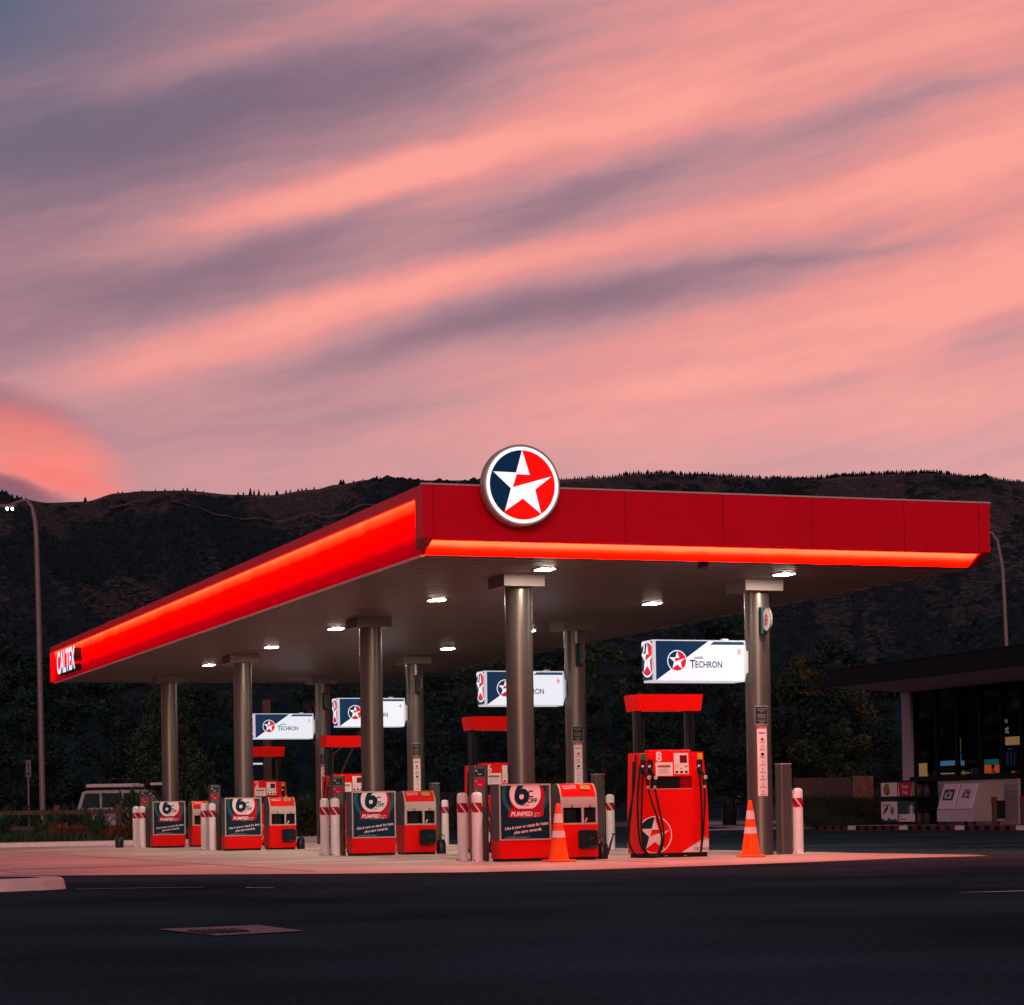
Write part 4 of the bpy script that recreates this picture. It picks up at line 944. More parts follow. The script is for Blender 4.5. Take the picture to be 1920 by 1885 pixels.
# ice freezer
fz = thing('ice_freezer', 'white ice freezer with two slanted doors marked ICE in front of the shop', 'freezer', (38.3, 63.2, .12))
mb = MB(); pr = [(0, .12), (0, .48), (.28, 1.30), (.40, 1.34), (1.1, 1.34), (1.1, .12)]
mb.loft([[(a, y_, b) for a, b in pr] for y_ in (0.0, 2.15)], M['freezer']); mb.add([(a, -.002, b) for a, b in pr], [tuple(range(len(pr)))], M['freezer_side']); mb.build('shell', fz)
sl = Vector((.28, 0, .82)).normalized(); wid = Vector((.28, 0, .82)).length
for y1_ in (2.05, .99):
    mb = MB(); A = Art(mb, (0, y1_, .48), (0, -1, 0), sl)
    n_ = A.n
    base = Vector((0, y1_, .48)); pts = []
    for d in (.012, .05):
        pts.append([tuple(base+Vector((0, -1, 0))*a+sl*b+n_*d) for a, b in ((0, .02), (.92, .02), (.92, wid-.03), (0, wid-.03))])
    mb.loft(pts, M['freezer_door']); 
    if y1_ > 1.5: A.rect(.14, .76, .30, .66, M['icenavy'], .053); A.text('ICE', .45, .37, .19, M['freezer_door'], .056, align='CENTER', bold=.03, sx=1.1); A.text('Party', .45, .58, .05, M['freezer_door'], .056, align='CENTER')
    else: A.text('ICE', .45, .37, .19, M['icenavy'], .056, align='CENTER', bold=.04, sx=1.1); A.text('PREMIUM', .45, .58, .06, M['icenavy'], .056, align='CENTER', bold=.03)
    mb.build('door', fz)
mb = MB()
for y_ in (.15, 2.0):
    for x in (.12, .95): mb.lathe([(.06, 0), (.06, .119)], M['black'], (x, y_, 0), 10)
mb.box(.02, 1.05, -.03, -.004, .40, .9, M['black']) if False else None
mb.build('foot', fz)
mb = MB(); mb.box(.82, 1.09, -.10, -.004, .2, .75, M['black'], .01); mb.build('compressor_grille', fz)
# red topped bollards at shop
rb = thing('red_topped_post', 'slim grey post with a red cap in front of the ice freezer', 'bollard', (37.6, 60.85, .12), 0, 'slim red topped posts outside the shop')
mb = MB(); mb.box(-.06, .06, -.06, .06, 0, .68, M['stone'], .008); mb.build('shaft', rb)
mb = MB(); mb.box(-.066, .066, -.066, .066, .681, .85, M['kerb_red'], .008); mb.build('red_cap', rb)
copy_tree(rb, None, 'slim grey post with a red cap at the right edge of the picture', (37.6, 59.3, .12))

# stone wall, gabion wall, signs
t = thing('stone_sign_wall', 'low pinkish stone wall with a taller rusty orange end block behind the bollard', 'wall', (46.5, 89.3, 0), math.atan2(-.63, 1.71))
mb = MB(); mb.box(-.9, 1.55, 0, .4, 0, 2.0, M['stone'], .02); mb.build('wall_panel', t)
mb = MB(); mb.box(1.56, 2.45, -.06, .5, 0, 2.04, mat('rusty_stone', (.20, .085, .06), .9, var=.5, scale=6, bump=.5), .02); mb.build('end_block', t)
def gab():
    m = bpy.data.materials.new('gabion_stone'); m.use_nodes = True; nt = m.node_tree; N = nt.nodes; L = nt.links; b = N['Principled BSDF']; b.inputs['Roughness'].default_value = .9
    tc = N.new('ShaderNodeTexCoord'); v = N.new('ShaderNodeTexVoronoi'); v.inputs['Scale'].default_value = 4.5; L.new(tc.outputs['Object'], v.inputs['Vector'])
    r = N.new('ShaderNodeValToRGB'); r.color_ramp.elements[0].position = .1; r.color_ramp.elements[0].color = (.045, .032, .034, 1); r.color_ramp.elements[1].position = .55; r.color_ramp.elements[1].color = (.004, .005, .006, 1)
    L.new(v.outputs['Distance'], r.inputs[0]); L.new(r.outputs[0], b.inputs['Base Color'])
    bp = N.new('ShaderNodeBump'); bp.invert = True; L.new(v.outputs['Distance'], bp.inputs['Height']); L.new(bp.outputs[0], b.inputs['Normal']); return m
mb = MB(); mb.box(25.4, 31.6, 83.4, 84.2, 0, 1.55, gab(), .05)
for x in (25.4, 27.4, 29.5, 31.5): mb.box(x, x+.02, 83.37, 83.39, 0, 1.56, M['cage'])
tag(mb.build('gabion_wall'), 'dark gabion wall of caged stones behind the second and third islands', 'wall')
t = thing('road_end_sign', 'small dark sign reading No Exit seen between pump and column', 'sign', (52.2, 108.6, 0))
mb = MB(); mb.box(-.02, .02, .01, .05, 0, .95, M['lamp_pole']); mb.build('pole', t)
mb = MB(); mb.box(-.42, .42, -.02, .009, .95, 1.60, M['sign_blue']); A = Art(mb, (0, -.021, .95), (1, 0, 0), (0, 0, 1)); A.text('No', 0, .37, .19, M['sign_lt'], .003, align='CENTER', bold=.02); A.text('Exit', 0, .08, .19, M['sign_lt'], .003, align='CENTER', bold=.02); mb.build('sign_plate', t)
mb = MB(); mb.box(52.25, 52.37, 110.7, 110.75, .02, 1.46, M['sign_grey'], .01); tag(mb.build('marker_post'), 'thin white roadside marker post left of the small dark sign', 'post')
t = thing('utility_pole', 'thin distant utility pole against the hill between column and shop roof', 'pole', (63.7, 125.7, 0))
mb = MB(); mb.tube([(0, 0, 0), (0, 0, 12)], .05, M['bark'], 8, .035); mb.build('shaft', t)
mb = MB(); mb.box(-.4, .4, -.03, .03, 11.4, 11.45, M['bark']); mb.build('crossarm', t)

# ------------------------------------------------------------------ vegetation
def leafquad(mb_v, mb_f, c, s, d):
    a = Vector((random.gauss(0, 1), random.gauss(0, 1), random.gauss(0, 1))).normalized()
    b = a.cross(Vector((random.gauss(0, 1), random.gauss(0, 1), random.gauss(0, 1)))).normalized()
    o = len(mb_v); c = Vector(c)
    mb_v += [tuple(c-a*s-b*s*.15), tuple(c+b*s*.45), tuple(c+a*s+b*s*.1), tuple(c-b*s*.4)]
    mb_f.append((o, o+1, o+2, o+3))
def broad_tree(seed, H, Wd, m, nclump=46, per=170, low=.12):
    random.seed(seed); V = []; F = []; br = []
    for c in range(nclump):
        z = H*(low+(1-low)*random.random()**.85); f = math.sin(math.pi*min(1, max(.05, (z/H-low*.5)/(1-low*.5)))**.8)*.9+.18
        rr = Wd*.5*f*random.uniform(.35, 1.05); a = random.uniform(0, 2*math.pi)
        cc = (rr*math.cos(a), rr*math.sin(a), z); cr = random.uniform(.35, .8)*Wd*.16
        br.append(cc)
        for i in range(per):
            u = Vector((random.gauss(0, 1), random.gauss(0, 1), random.gauss(0, .75))); u = u.normalized()*cr*random.random()**.38
            leafquad(V, F, (cc[0]+u.x, cc[1]+u.y, cc[2]+u.z*.8), random.uniform(.06, .15), 0)
    cb = MB(); cb.add(V, F, m)
    tb = MB(); tb.tube([(0, 0, 0), (.05, 0, H*.3), (-.05, .05, H*.6), (0, 0, H*.85)], Wd*.03+.05, M['bark'], 8, .03)
    for cc in br[::3]: tb.tube([(0, 0, cc[2]*.55), (cc[0]*.5, cc[1]*.5, cc[2]*.8), cc], .05, M['bark'], 5, .015)
    return cb, tb
def conifer(seed, H, Wd, m):
    random.seed(seed); V = []; F = []; tb = MB(); tb.tube([(0, 0, 0), (0, 0, H)], .14, M['bark'], 8, .02)
    z = H*.06
    while z < H*.98:
        R_ = Wd*.5*(1-z/H)**.8+.12
        for b in range(random.randint(4, 6)):
            a = random.uniform(0, 6.28); L2 = R_*random.uniform(.7, 1.15); tip = Vector((L2*math.cos(a), L2*math.sin(a), z-L2*.18))
            tb.tube([(0, 0, z), tuple(tip)], .025, M['bark'], 4, .008)
            for i in range(int(30+60*L2/Wd*2)):
                t = random.random()**.6; w = .28*(1-t*.6); c = Vector((0, 0, z)).lerp(tip, t)+Vector((random.gauss(0, w), random.gauss(0, w), random.gauss(-.05, .08)))
                leafquad(V, F, c, random.uniform(.05, .12), 0)
        z += H*.035
    cb = MB(); cb.add(V, F, m); return cb, tb
PRO = {}
def make_tree(key, name, label, loc, rz, s, group=None, cat='tree'):
    if key not in PRO:
        cb, tb = TREES[key]()
        t = thing(name, label, cat, loc, rz, group); c = cb.build('crown', t); b = tb.build('trunk', t); PRO[key] = t
    else:
        t = copy_tree(PRO[key], None, label, loc); t.name = name; t.rotation_euler = (0, 0, rz)
        if group: t['group'] = group
        elif 'group' in t: del t['group']
    t.scale = (s, s, s) if not isinstance(s, tuple) else s
    return t
TREES = {
 'a': lambda: broad_tree(1, 8, 6.5, M['leaf_dark']), 'b': lambda: broad_tree(2, 7.5, 7.5, M['leaf_dark'], 52),
 'c': lambda: broad_tree(3, 8, 6, M['leaf_olive']), 'd': lambda: broad_tree(4, 6.5, 6.5, M['leaf_orange']),
 'e': lambda: broad_tree(5, 9, 5, M['leaf_dark'], 50, 170, .05), 'k': lambda: conifer(6, 7.6, 5.0, M['leaf_conifer']),
}
rowlab = 'dark bushy tree in the dense belt behind the forecourt'; G = 'dark trees massed behind the forecourt'
# (key, px-fan position as world x,y, height target)
TL = [('e', 11.0, 108, 9.2), ('a', 14.2, 106.5, 8.9), ('b', 17.0, 107, 8.2), ('a', 20.2, 106, 7.2), ('b', 23.5, 105, 6.6), ('c', 25.6, 106, 6.6), ('a', 28.8, 104, 6.6),
      ('c', 31.2, 103, 6.6), ('b', 34.0, 101.5, 7.0), ('c', 36.3, 102, 7.6), ('a', 38.8, 99.5, 8.0), ('c', 41.5, 100.5, 8.6), ('e', 43.8, 98, 9.0), ('a', 46.4, 97.5, 9.2), ('b', 46.0, 100, 8.0),
      ('d', 49.2, 96.8, 7.4), ('b', 51.6, 97.5, 6.4), ('a', 54.3, 97, 6.6), ('e', 53.6, 101, 8.9), ('b', 57.2, 96, 6.4), ('a', 60.2, 97, 6.6), ('b', 64, 97, 6.4),
      ('b', 15.6, 103, 5.4), ('a', 25.4, 102, 4.6), ('b', 30.5, 99.5, 4.8), ('a', 37, 96.5, 5.2), ('b', 43, 95, 5.2), ('c', 50, 93.8, 4.6), ('a', 55.5, 93.4, 4.4), ('b', 21.4, 104, 5.0), ('b', 8, 106, 7), ('a', 5, 108, 7.5)]
HH = {'a': 8, 'b': 7.5, 'c': 8, 'd': 6.5, 'e': 9, 'k': 7.6}
LAB = {12: 'tall narrow dark tree just left of the column numbered eight', 15: 'rounded tree with rusty orange leaves right of the column numbered eight', 18: 'slender tree standing above the far end of the shop roof', 0: 'tall dark tree at the extreme left behind the street lamp'}
for i, (k, x, y, h) in enumerate(TL):
    s = h/HH[k]; make_tree(k, 'evergreen_tree' if k in 'abe' else 'leafy_tree', LAB.get(i, {'c': 'olive leaved tree in the dense belt behind the forecourt'}.get(k, rowlab)), (x, y, 0), i*1.7, (s*1.12, s*1.12, s), None if i in LAB else G)
make_tree('k', 'conifer_tree', 'pale needled conifer behind the car, left of the farthest column', (20.9, 99.0, 0), .4, 1.0)
# bare branched tree behind sign 2
random.seed(21); t = thing('bare_tree', 'pale bare branching tree behind the farthest light box', 'tree', (28.0, 98.0, 0)); mb = MB()
def branch(p, d, L2, r, n):
    q = p+d*L2; mid = p+d*L2*.5+Vector((random.gauss(0, .06), random.gauss(0, .06), 0))*L2
    mb.tube([tuple(p), tuple(mid), tuple(q)], r, M['palebark'], 5, r*.6)
    if n:
        for _ in range(random.choice((2, 2, 3))):
            branch(q, (d+Vector((random.gauss(0, .45), random.gauss(0, .45), random.uniform(-.05, .3)))).normalized(), L2*.72, r*.6, n-1)
branch(Vector((0, 0, 0)), Vector((0, 0, 1)), 2.0, .11, 5); mb.build('branches', t)
random.seed(22)

# blades : flax, tussocks
def blades(n, h, sp, w, m, droop=.35):
    mb = MB()
    for i in range(n):
        a = random.uniform(0, 6.28); l = h*random.uniform(.6, 1.1); o = random.uniform(0, sp*.35); d = Vector((math.cos(a), math.sin(a), 0)); sd = Vector((-d.y, d.x, 0))*w
        t1 = random.uniform(.2, 1)*sp; P = [d*o, d*(o+t1*.35)+Vector((0, 0, l*.6)), d*(o+t1*.8)+Vector((0, 0, l*(1-droop*.2))), d*(o+t1*1.15)+Vector((0, 0, l*(1-droop)))]
        vs = []
        for j, p in enumerate(P): ww = sd*(1, .9, .6, .05)[j]; vs += [p-ww, p+ww]
        mb.add(vs, [(0, 1, 3, 2), (2, 3, 5, 4), (4, 5, 7, 6)], m)
    return mb
fl = blades(70, 1.25, .8, .03, M['flax']).build('flax_plant'); tag(fl, 'x', 'plant', 'dark flax clumps in the garden bed')
flab = 'dark spiky flax clump in the garden bed behind the kerb'
spots = [(19.0, 86.0, 1.55), (17.3, 88, 1.45), (18.0, 84, 1.1), (12.2, 75, .8), (13.4, 74.4, .8), (10.4, 74, .8), (14.7, 74, .85), (16.0, 73.5, .8), (17.0, 75, .9), (17.8, 72, .7), (11.4, 72, .6), (13.0, 71.5, .6), (15.4, 71, .6), (9.6, 72, .7), (18.4, 78, 1.0), (16.4, 79.5, 1.1), (14.2, 82, 1.0), (12.0, 82, 1.0), (20.5, 86, 1.1), (22.6, 84, 1.1), (24.0, 88, 1.2), (21.4, 80, .8)]
for i, (x, y, s) in enumerate(spots):
    if i == 0: o = fl
    else: o = fl.copy(); COL.objects.link(o)
    o.location = (x, y, .09); o.scale = (s*1.1, s*1.1, s); o.rotation_euler = (0, 0, i*1.3)
    o['label'] = {0: 'tall flax clump spreading in front of the parked white wagon'}.get(i, flab)
tu = blades(110, .5, .45, .012, M['tuft'], .5).build('tussock'); tag(tu, 'x', 'plant', 'orange-lit tussock grasses behind the kerb')
TS = [(11.55, 69.2, 1.25, 'orange-lit tussock grass below the rail fence post at the left'), (12.0, 69.6, .9, 'small orange-lit tussock right of the leftmost tussock'), (13.35, 69.2, 1.1, 'orange-lit tussock in the middle of the garden bed'), (13.9, 69.0, 1.35, 'brightest orange-lit tussock left of the green bucket'), (15.1, 69.4, .8, 'faint tussock just left of the farthest bollards'), (13.0, 69.8, .8, 'faint tussock between the two bright tussocks')]
for i, (x, y, s, lb) in enumerate(TS):
    o = tu if i == 0 else tu.copy()
    if i: COL.objects.link(o)
    o.location = (x, y, .09); o.scale = (s, s, s); o.rotation_euler = (0, 0, i*2.1); o['label'] = lb; o['group'] = 'orange-lit tussock grasses behind the kerb'
# ground cover and grass banks
def cover(name, poly, n, h, w, m, z=.09, curve=None):
    mb = MB(); xs = [p[0] for p in poly]; ys = [p[1] for p in poly]; V = []; F = []
    k = 0
    while k < n:
        x = random.uniform(min(xs), max(xs)); y = random.uniform(min(ys), max(ys))
        ins = False
        for i in range(len(poly)):
            a, b = poly[i], poly[i-1]
            if (a[1] > y) != (b[1] > y) and x < (b[0]-a[0])*(y-a[1])/(b[1]-a[1])+a[0]: ins = not ins
        if not ins: continue
        k += 1; zz = z+(curve(x, y) if curve else 0)
        a = random.uniform(0, 6.28); l = h*random.uniform(.4, 1.2)*(0.6+.8*noise.noise(Vector((x*.4, y*.4, 0)))); l = max(l, .05)
        dx, dy = math.cos(a), math.sin(a); o = len(V)
        V += [(x-dy*w, y+dx*w, zz), (x+dy*w, y-dx*w, zz), (x+dx*l*.5, y+dy*l*.5, zz+l)]; F.append((o, o+1, o+2))
    mb.add(V, F, m); o = mb.build(name); tag(o, kind='stuff'); return o
o = cover('garden_groundcover', [(2, 67.3), (19, 67.3), (19.4, 80), (22, 90), (8, 96), (2, 80)], 26000, .42, .035, M['flax']); o['label'] = 'low dark shrubs and weeds filling the garden bed'; o['category'] = 'ground cover'
def bank(x, y): return max(0, min(1, (y-78)/12))*1.1
mb = MB(); vs = []; fs = []
gx = [37.5+i*1.5 for i in range(22)]; gy = [72.5+i*1.5 for i in range(16)]
for y in gy:
    for x in gx: vs.append((x+(y-72.5)*.35, y, bank(x, y)+.03))
for j in range(len(gy)-1):
    for i in range(len(gx)-1): q = j*len(gx)+i; fs.append((q, q+1, q+1+len(gx), q+len(gx)))
mb.add(vs, fs, M['grassbank']); tag(mb.build('grass_bank'), kind='structure')
o = cover('bank_grass', [(38.5, 73), (48, 73), (60, 94), (46, 94)], 30000, .55, .03, M['grassbank'], .03, bank); o['label'] = 'rough dry grass on the bank between the bollard and the shop'; o['category'] = 'grass'
o = cover('verge_grass', [(20.5, 86), (33, 86), (38, 95), (24, 97)], 14000, .6, .035, M['leaf_dark'], .0); o['label'] = 'dark weeds along the foot of the tree belt'; o['category'] = 'grass'
# reddish shrub behind island 2
random.seed(31); V = []; F = []
for i in range(2600):
    u = Vector((random.gauss(0, .55), random.gauss(0, .4), abs(random.gauss(.6, .35)))); leafquad(V, F, u, random.uniform(.04, .09), 0)
mb = MB(); mb.add(V, F, M['leaf_orange']); o = mb.build('rose_shrub', None, (22.2, 79.5, .0)); tag(o, 'reddish flowering shrub right of the farthest pump', 'shrub')

# ------------------------------------------------------------------ hills
YAW, FP = .3527, 4439.
SKY = [(-2600, 870), (-1500, 850), (-700, 905), (-200, 880), (0, 920), (40, 934), (100, 942), (165, 940), (230, 924), (280, 920), (350, 919), (450, 927), (510, 928), (600, 917), (640, 908), (700, 899), (740, 896), (790, 900), (850, 900), (1045, 899), (1130, 896), (1200, 889), (1250, 886), (1300, 891), (1380, 893), (1450, 897), (1540, 898), (1600, 892), (1700, 888), (1760, 887), (1840, 893), (1920, 902), (2200, 930), (2900, 880), (4500, 900)]
def skyel(px):
    for i in range(len(SKY)-1):
        if SKY[i][0] <= px <= SKY[i+1][0]:
            t = (px-SKY[i][0])/(SKY[i+1][0]-SKY[i][0]); t = t*t*(3-2*t); y = SKY[i][1]+(SKY[i+1][1]-SKY[i][1])*t; break
    else: y = 900
    return (1524-.0166*(min(max(px, 0), 1920)-960)-y)/FP     # slope above the horizontal
DR = 1150.
def hill_z(px, D):
    e = skyel(px); t = (D-190)/(DR-190)
    if t <= 1:
        t = max(t, 0); base = e*DR*(t**1.25)
        w = math.sin(math.pi*min(1, t))**.9
        q = noise.noise(Vector((px*.004, D*.0035, 9)))
        p = Vector((px*.0050+D*.0013+.30*q, D*.0009, 1.3)); r = 0; a = 1
        for o_ in range(2): r += a*(1-abs(noise.noise(p))*2.2); p = Vector((p.x*2.1+3.1, p.y*2.3+1.7, 2.)); a *= .42
        base += (r/1.6-.35)*w*17*(.45+.55*t)
        wx, wy = hp_(px, D); k_ = Vector(((px-960)*.012, D*.0016, 2.)); r = 0; a = 1
        for o_ in range(4): r += a*noise.noise(k_); k_ = k_*2.1; a *= .5
        base += r*w*.5
    else:
        base = e*DR*(1-.35*(t-1))
    return base
def hp_(px, D):
    az = math.atan((px-960)/FP)+YAW; return (D*math.sin(az)/math.cos(az-YAW), D*math.cos(az)/math.cos(az-YAW))
mb = MB(); V = []; F = []
pxs = list(range(-2600, -100, 60))+list(range(-100, 2020, 7))+list(range(2020, 4500, 60)); Ds = [170+(DR-170)*(i/150) for i in range(151)]+[1250, 1400]
for D in Ds:
    for px in pxs: x, y = hp_(px, D); V.append((x, y, hill_z(px, D)+.74*min(1, D/400)-(.8 if D < 200 else 0)))
n = len(pxs)
for j in range(len(Ds)-1):
    for i in range(n-1): F.append((j*n+i, j*n+i+1, (j+1)*n+i+1, (j+1)*n+i))
def hillmat():
    m = bpy.data.materials.new('hill_scrub_and_dry_grass'); m.use_nodes = True; nt = m.node_tree; N = nt.nodes; L = nt.links; b = N['Principled BSDF']; b.inputs['Roughness'].default_value = 1; b.inputs['Specular IOR Level'].default_value = 0
    tc = N.new('ShaderNodeTexCoord'); g = N.new('ShaderNodeNewGeometry')
    mpp = N.new('ShaderNodeMapping'); mpp.inputs['Scale'].default_value = (1.25, .15, .0); L.new(tc.outputs['Object'], mpp.inputs[0])
    n1 = N.new('ShaderNodeTexNoise'); n1.inputs['Scale'].default_value = .018; n1.inputs['Detail'].default_value = 10; n1.inputs['Roughness'].default_value = .68; L.new(mpp.outputs[0], n1.inputs['Vector'])
    n2 = N.new('ShaderNodeTexNoise'); n2.inputs['Scale'].default_value = .16; n2.inputs['Detail'].default_value = 8; n2.inputs['Roughness'].default_value = .7; L.new(mpp.outputs[0], n2.inputs['Vector'])
    sx = N.new('ShaderNodeSeparateXYZ'); L.new(g.outputs['Position'], sx.inputs[0])
    hz = N.new('ShaderNodeMapRange'); hz.inputs['From Min'].default_value = 20; hz.inputs['From Max'].default_value = 150; hz.inputs['To Min'].default_value = -.05; hz.inputs['To Max'].default_value = .08; L.new(sx.outputs[2], hz.inputs['Value'])
    rx = N.new('ShaderNodeMapRange'); rx.inputs['From Min'].default_value = 130; rx.inputs['From Max'].default_value = 400; rx.inputs['To Min'].default_value = -.02; rx.inputs['To Max'].default_value = .13; L.new(sx.outputs[0], rx.inputs['Value'])
    def ma(op, a, b_):
        q = N.new('ShaderNodeMath'); q.operation = op
        for i_, v in enumerate((a, b_)):
            if isinstance(v, (int, float)): q.inputs[i_].default_value = v
            else: L.new(v, q.inputs[i_])
        return q.outputs[0]
    n3 = N.new('ShaderNodeTexNoise'); n3.inputs['Scale'].default_value = .42; n3.inputs['Detail'].default_value = 4; L.new(mpp.outputs[0], n3.inputs['Vector'])
    f = ma('ADD', ma('ADD', ma('MULTIPLY', n1.outputs['Fac'], .55), ma('ADD', ma('MULTIPLY', n2.outputs['Fac'], .34), ma('MULTIPLY', n3.outputs['Fac'], .13))), ma('ADD', hz.outputs[0], rx.outputs[0]))
    r = N.new('ShaderNodeValToRGB'); e = r.color_ramp.elements
    e[0].position = .40; e[0].color = (.009, .026, .036, 1); e[1].position = .68; e[1].color = (.125, .100, .102, 1)
    k = e.new(.50); k.color = (.021, .040, .052, 1); k = e.new(.59); k.color = (.066, .068, .078, 1)
    L.new(f, r.inputs[0]); L.new(r.outputs[0], b.inputs['Base Color'])
    bp = N.new('ShaderNodeBump'); bp.inputs['Distance'].default_value = 1.; bp.inputs['Strength'].default_value = .15; L.new(n2.outputs['Fac'], bp.inputs['Height']); L.new(bp.outputs[0], b.inputs['Normal'])
    return m
M['hill'] = hillmat()
mb.add(V, F, M['hill'], True); tag(mb.build('hills'), kind='structure')
# scrub and tussock clumps over the slopes
random.seed(61)
M['scrub_dark'] = mat('dark_hill_scrub', (.017, .029, .038), 1., var=.45, scale=.2, spec=0)
M['scrub_brown'] = mat('brown_hill_scrub', (.034, .039, .047), 1., var=.45, scale=.2, spec=0)
M['scrub_dry'] = mat('dry_hill_grass', (.060, .053, .058), 1., var=.35, scale=.2, spec=0)
mb = MB(); SV = {0: [[], []], 1: [[], []], 2: [[], []]}; mk_ = [M['scrub_dark'], M['scrub_brown'], M['scrub_dry']]
for k in range(56000):
    px = random.uniform(-250, 2170); D = 330+(DR-350)*random.random()**.75
    x, y = hp_(px, D); z = hill_z(px, D)+.74
    q = noise.noise(Vector((px*.006, D*.004, 7)))+.5*noise.noise(Vector((px*.03, D*.012, 3)))+(D-700)/1600+(max(0, min(1, (px-1250)/500)))*.30+random.gauss(0, .20)
    ty = 0 if q < .02 else (1 if q < .34 else 2)
    r_ = random.uniform(.6, 1.9)*(.5+D/1250)*(1.25 if ty == 0 else .8); h = r_*random.uniform(.45, .9)*(1 if ty == 0 else .5)
    V, F = SV[ty]; o = len(V); a0 = random.uniform(0, 6.28)
    for i in range(5): a = a0+i*1.2566; V.append((x+r_*math.cos(a), y+r_*math.sin(a), z-h*.6))
    for i in range(5): a = a0+i*1.2566+.3; rr = r_*random.uniform(.6, .95); V.append((x+rr*math.cos(a), y+rr*math.sin(a), z+h*random.uniform(.35, .65)))
    V.append((x+random.uniform(-.3, .3)*r_, y, z+h))
    for i in range(5): j = (i+1) % 5; F.append((o+i, o+j, o+5+j, o+5+i)); F.append((o+5+i, o+5+j, o+10))
for ty in SV: mb.add(SV[ty][0], SV[ty][1], mk_[ty])
o = mb.build('hill_scrub'); tag(o, 'dark scrub and dry tussock covering the hillsides', 'scrub', kind='stuff')
# hillside track
M['track'] = mat('dusty_track', (.20, .11, .095), 1, var=.4, scale=.06, spec=0)
mb = MB(); V = []; F = []
tr = [(215, 1040), (300, 1035), (400, 1010), (470, 985), (560, 965), (640, 960), (760, 950)]
pts = []
for i in range(len(tr)-1):
    for k in range(12): t = k/12; pts.append((tr[i][0]+(tr[i+1][0]-tr[i][0])*t, tr[i][1]+(tr[i+1][1]-tr[i][1])*t))
for px, D in pts:
    for dd in (-2.2, 2.2): x, y = hp_(px, D+dd); V.append((x, y, hill_z(px, D+dd)+.74+2.2))
for i in range(len(pts)-1): F.append((2*i, 2*i+2, 2*i+3, 2*i+1))
mb.add(V, F, M['track']); tag(mb.build('hillside_track'), kind='structure')
# ridge pines
random.seed(41)
def pine_mesh(seed, spread):
    random.seed(seed); mb = MB(); n = 9; zz = [0, .12, .16, .34, .36, .55, .57, .74, .76, .90, 1.0]; rr = [.10, .12, 1, .45, .85, .35, .66, .22, .42, .12, .01]
    rings = [[(r*spread*random.uniform(.7, 1.25)*math.cos(6.283*i/n), r*spread*random.uniform(.7, 1.25)*math.sin(6.283*i/n), z) for i in range(n)] for r, z in zip(rr, zz)]
    mb.loft(rings, M['ridge'], True); return mb
protos = [pine_mesh(50+i, (.22, .30, .40, .34)[i]).build('ridge_pine') for i in range(4)]
cnt = [0, 0, 0, 0]
def ridge(px, h, kind, lab='small dark pine silhouetted on the ridge line', grp='pines along the ridge'):
    if cnt[kind] == 0: o = protos[kind]
    else: o = protos[kind].copy(); COL.objects.link(o)
    cnt[kind] += 1; D = DR+random.uniform(-4, 2); x, y = hp_(px, D); o.location = (x, y, skyel(px)*DR+.74-h*.12); H_ = h/FP*DR*1.15; o.scale = (H_, H_, H_); o.rotation_euler = (0, 0, random.uniform(0, 6))
    tag(o, lab, 'pine tree', grp)
for px, h in ((3, 14), (12, 11), (20, 13), (31, 10), (40, 8), (48, 7), (57, 6), (168, 13), (230, 7), (238, 5), (260, 5), (275, 6), (300, 5), (318, 6), (335, 6), (352, 7), (360, 6), (375, 5), (390, 6), (412, 4)): ridge(px, h, random.randrange(2, 4))
for px, h in ((478, 20), (485, 17), (494, 16)): ridge(px, h, 0, 'one of three tall pines standing close together on the left ridge', 'three tall ridge pines')
for px, h in ((455, 6), (465, 7), (505, 7), (512, 8), (528, 11), (545, 8), (553, 10), (568, 9), (575, 9), (583, 7), (598, 6), (612, 4), (672, 5), (690, 4), (708, 6), (716, 10), (722, 8), (735, 5), (748, 4), (760, 5), (770, 5), (778, 4)): ridge(px, h, random.randrange(1, 4))
for px, h in ((648, 13), (653, 12)): ridge(px, h, 2, 'broad dark pine standing alone above the canopy end', 'pair of broad ridge pines')
px = 1046
while px < 1925:
    h = 5 if px < 1120 else (9 if px < 1300 else 10.5)
    if 1340 < px < 1540: h = 7.5
    if 1790 < px: h = 6.5
    if 1125 < px < 1180: h = 6
    ridge(px, h*random.uniform(.75, 1.25), random.randrange(1, 4)); px += random.uniform(2.6, 5.2)
for k in range(4):
    if cnt[k] == 0: bpy.data.objects.remove(protos[k])

# ------------------------------------------------------------------ world
w = bpy.data.worlds.new('World'); scn.world = w; w.use_nodes = True; nt = w.node_tree; N = nt.nodes; L = nt.links
bg = N['Background']; tc = N.new('ShaderNodeTexCoord')
SUN_EL, SUN_AZ = R(4), R(200)
sky = N.new('ShaderNodeTexSky'); sky.sky_type = 'NISHITA'; sky.sun_disc = False; sky.sun_elevation = SUN_EL; sky.sun_rotation = SUN_AZ
def ma(op, a, b=None, c=None):
    q = N.new('ShaderNodeMath'); q.operation = op
    for i, v in enumerate((a, b, c)):
        if v is None: continue
        if isinstance(v, (int, float)): q.inputs[i].default_value = v
        else: L.new(v, q.inputs[i])
    return q.outputs[0]
nm = N.new('ShaderNodeVectorMath'); nm.operation = 'NORMALIZE'; L.new(tc.outputs['Generated'], nm.inputs[0])
sx = N.new('ShaderNodeSeparateXYZ'); L.new(nm.outputs[0], sx.inputs[0])
az = ma('SUBTRACT', ma('ARCTAN2', sx.outputs[0], sx.outputs[1]), YAW); el = ma('ARCSINE', sx.outputs[2])
U = ma('MULTIPLY', az, 4.439); Vv = ma('MULTIPLY', el, 4.439)
cb = N.new('ShaderNodeCombineXYZ'); L.new(U, cb.inputs[0]); L.new(Vv, cb.inputs[1])
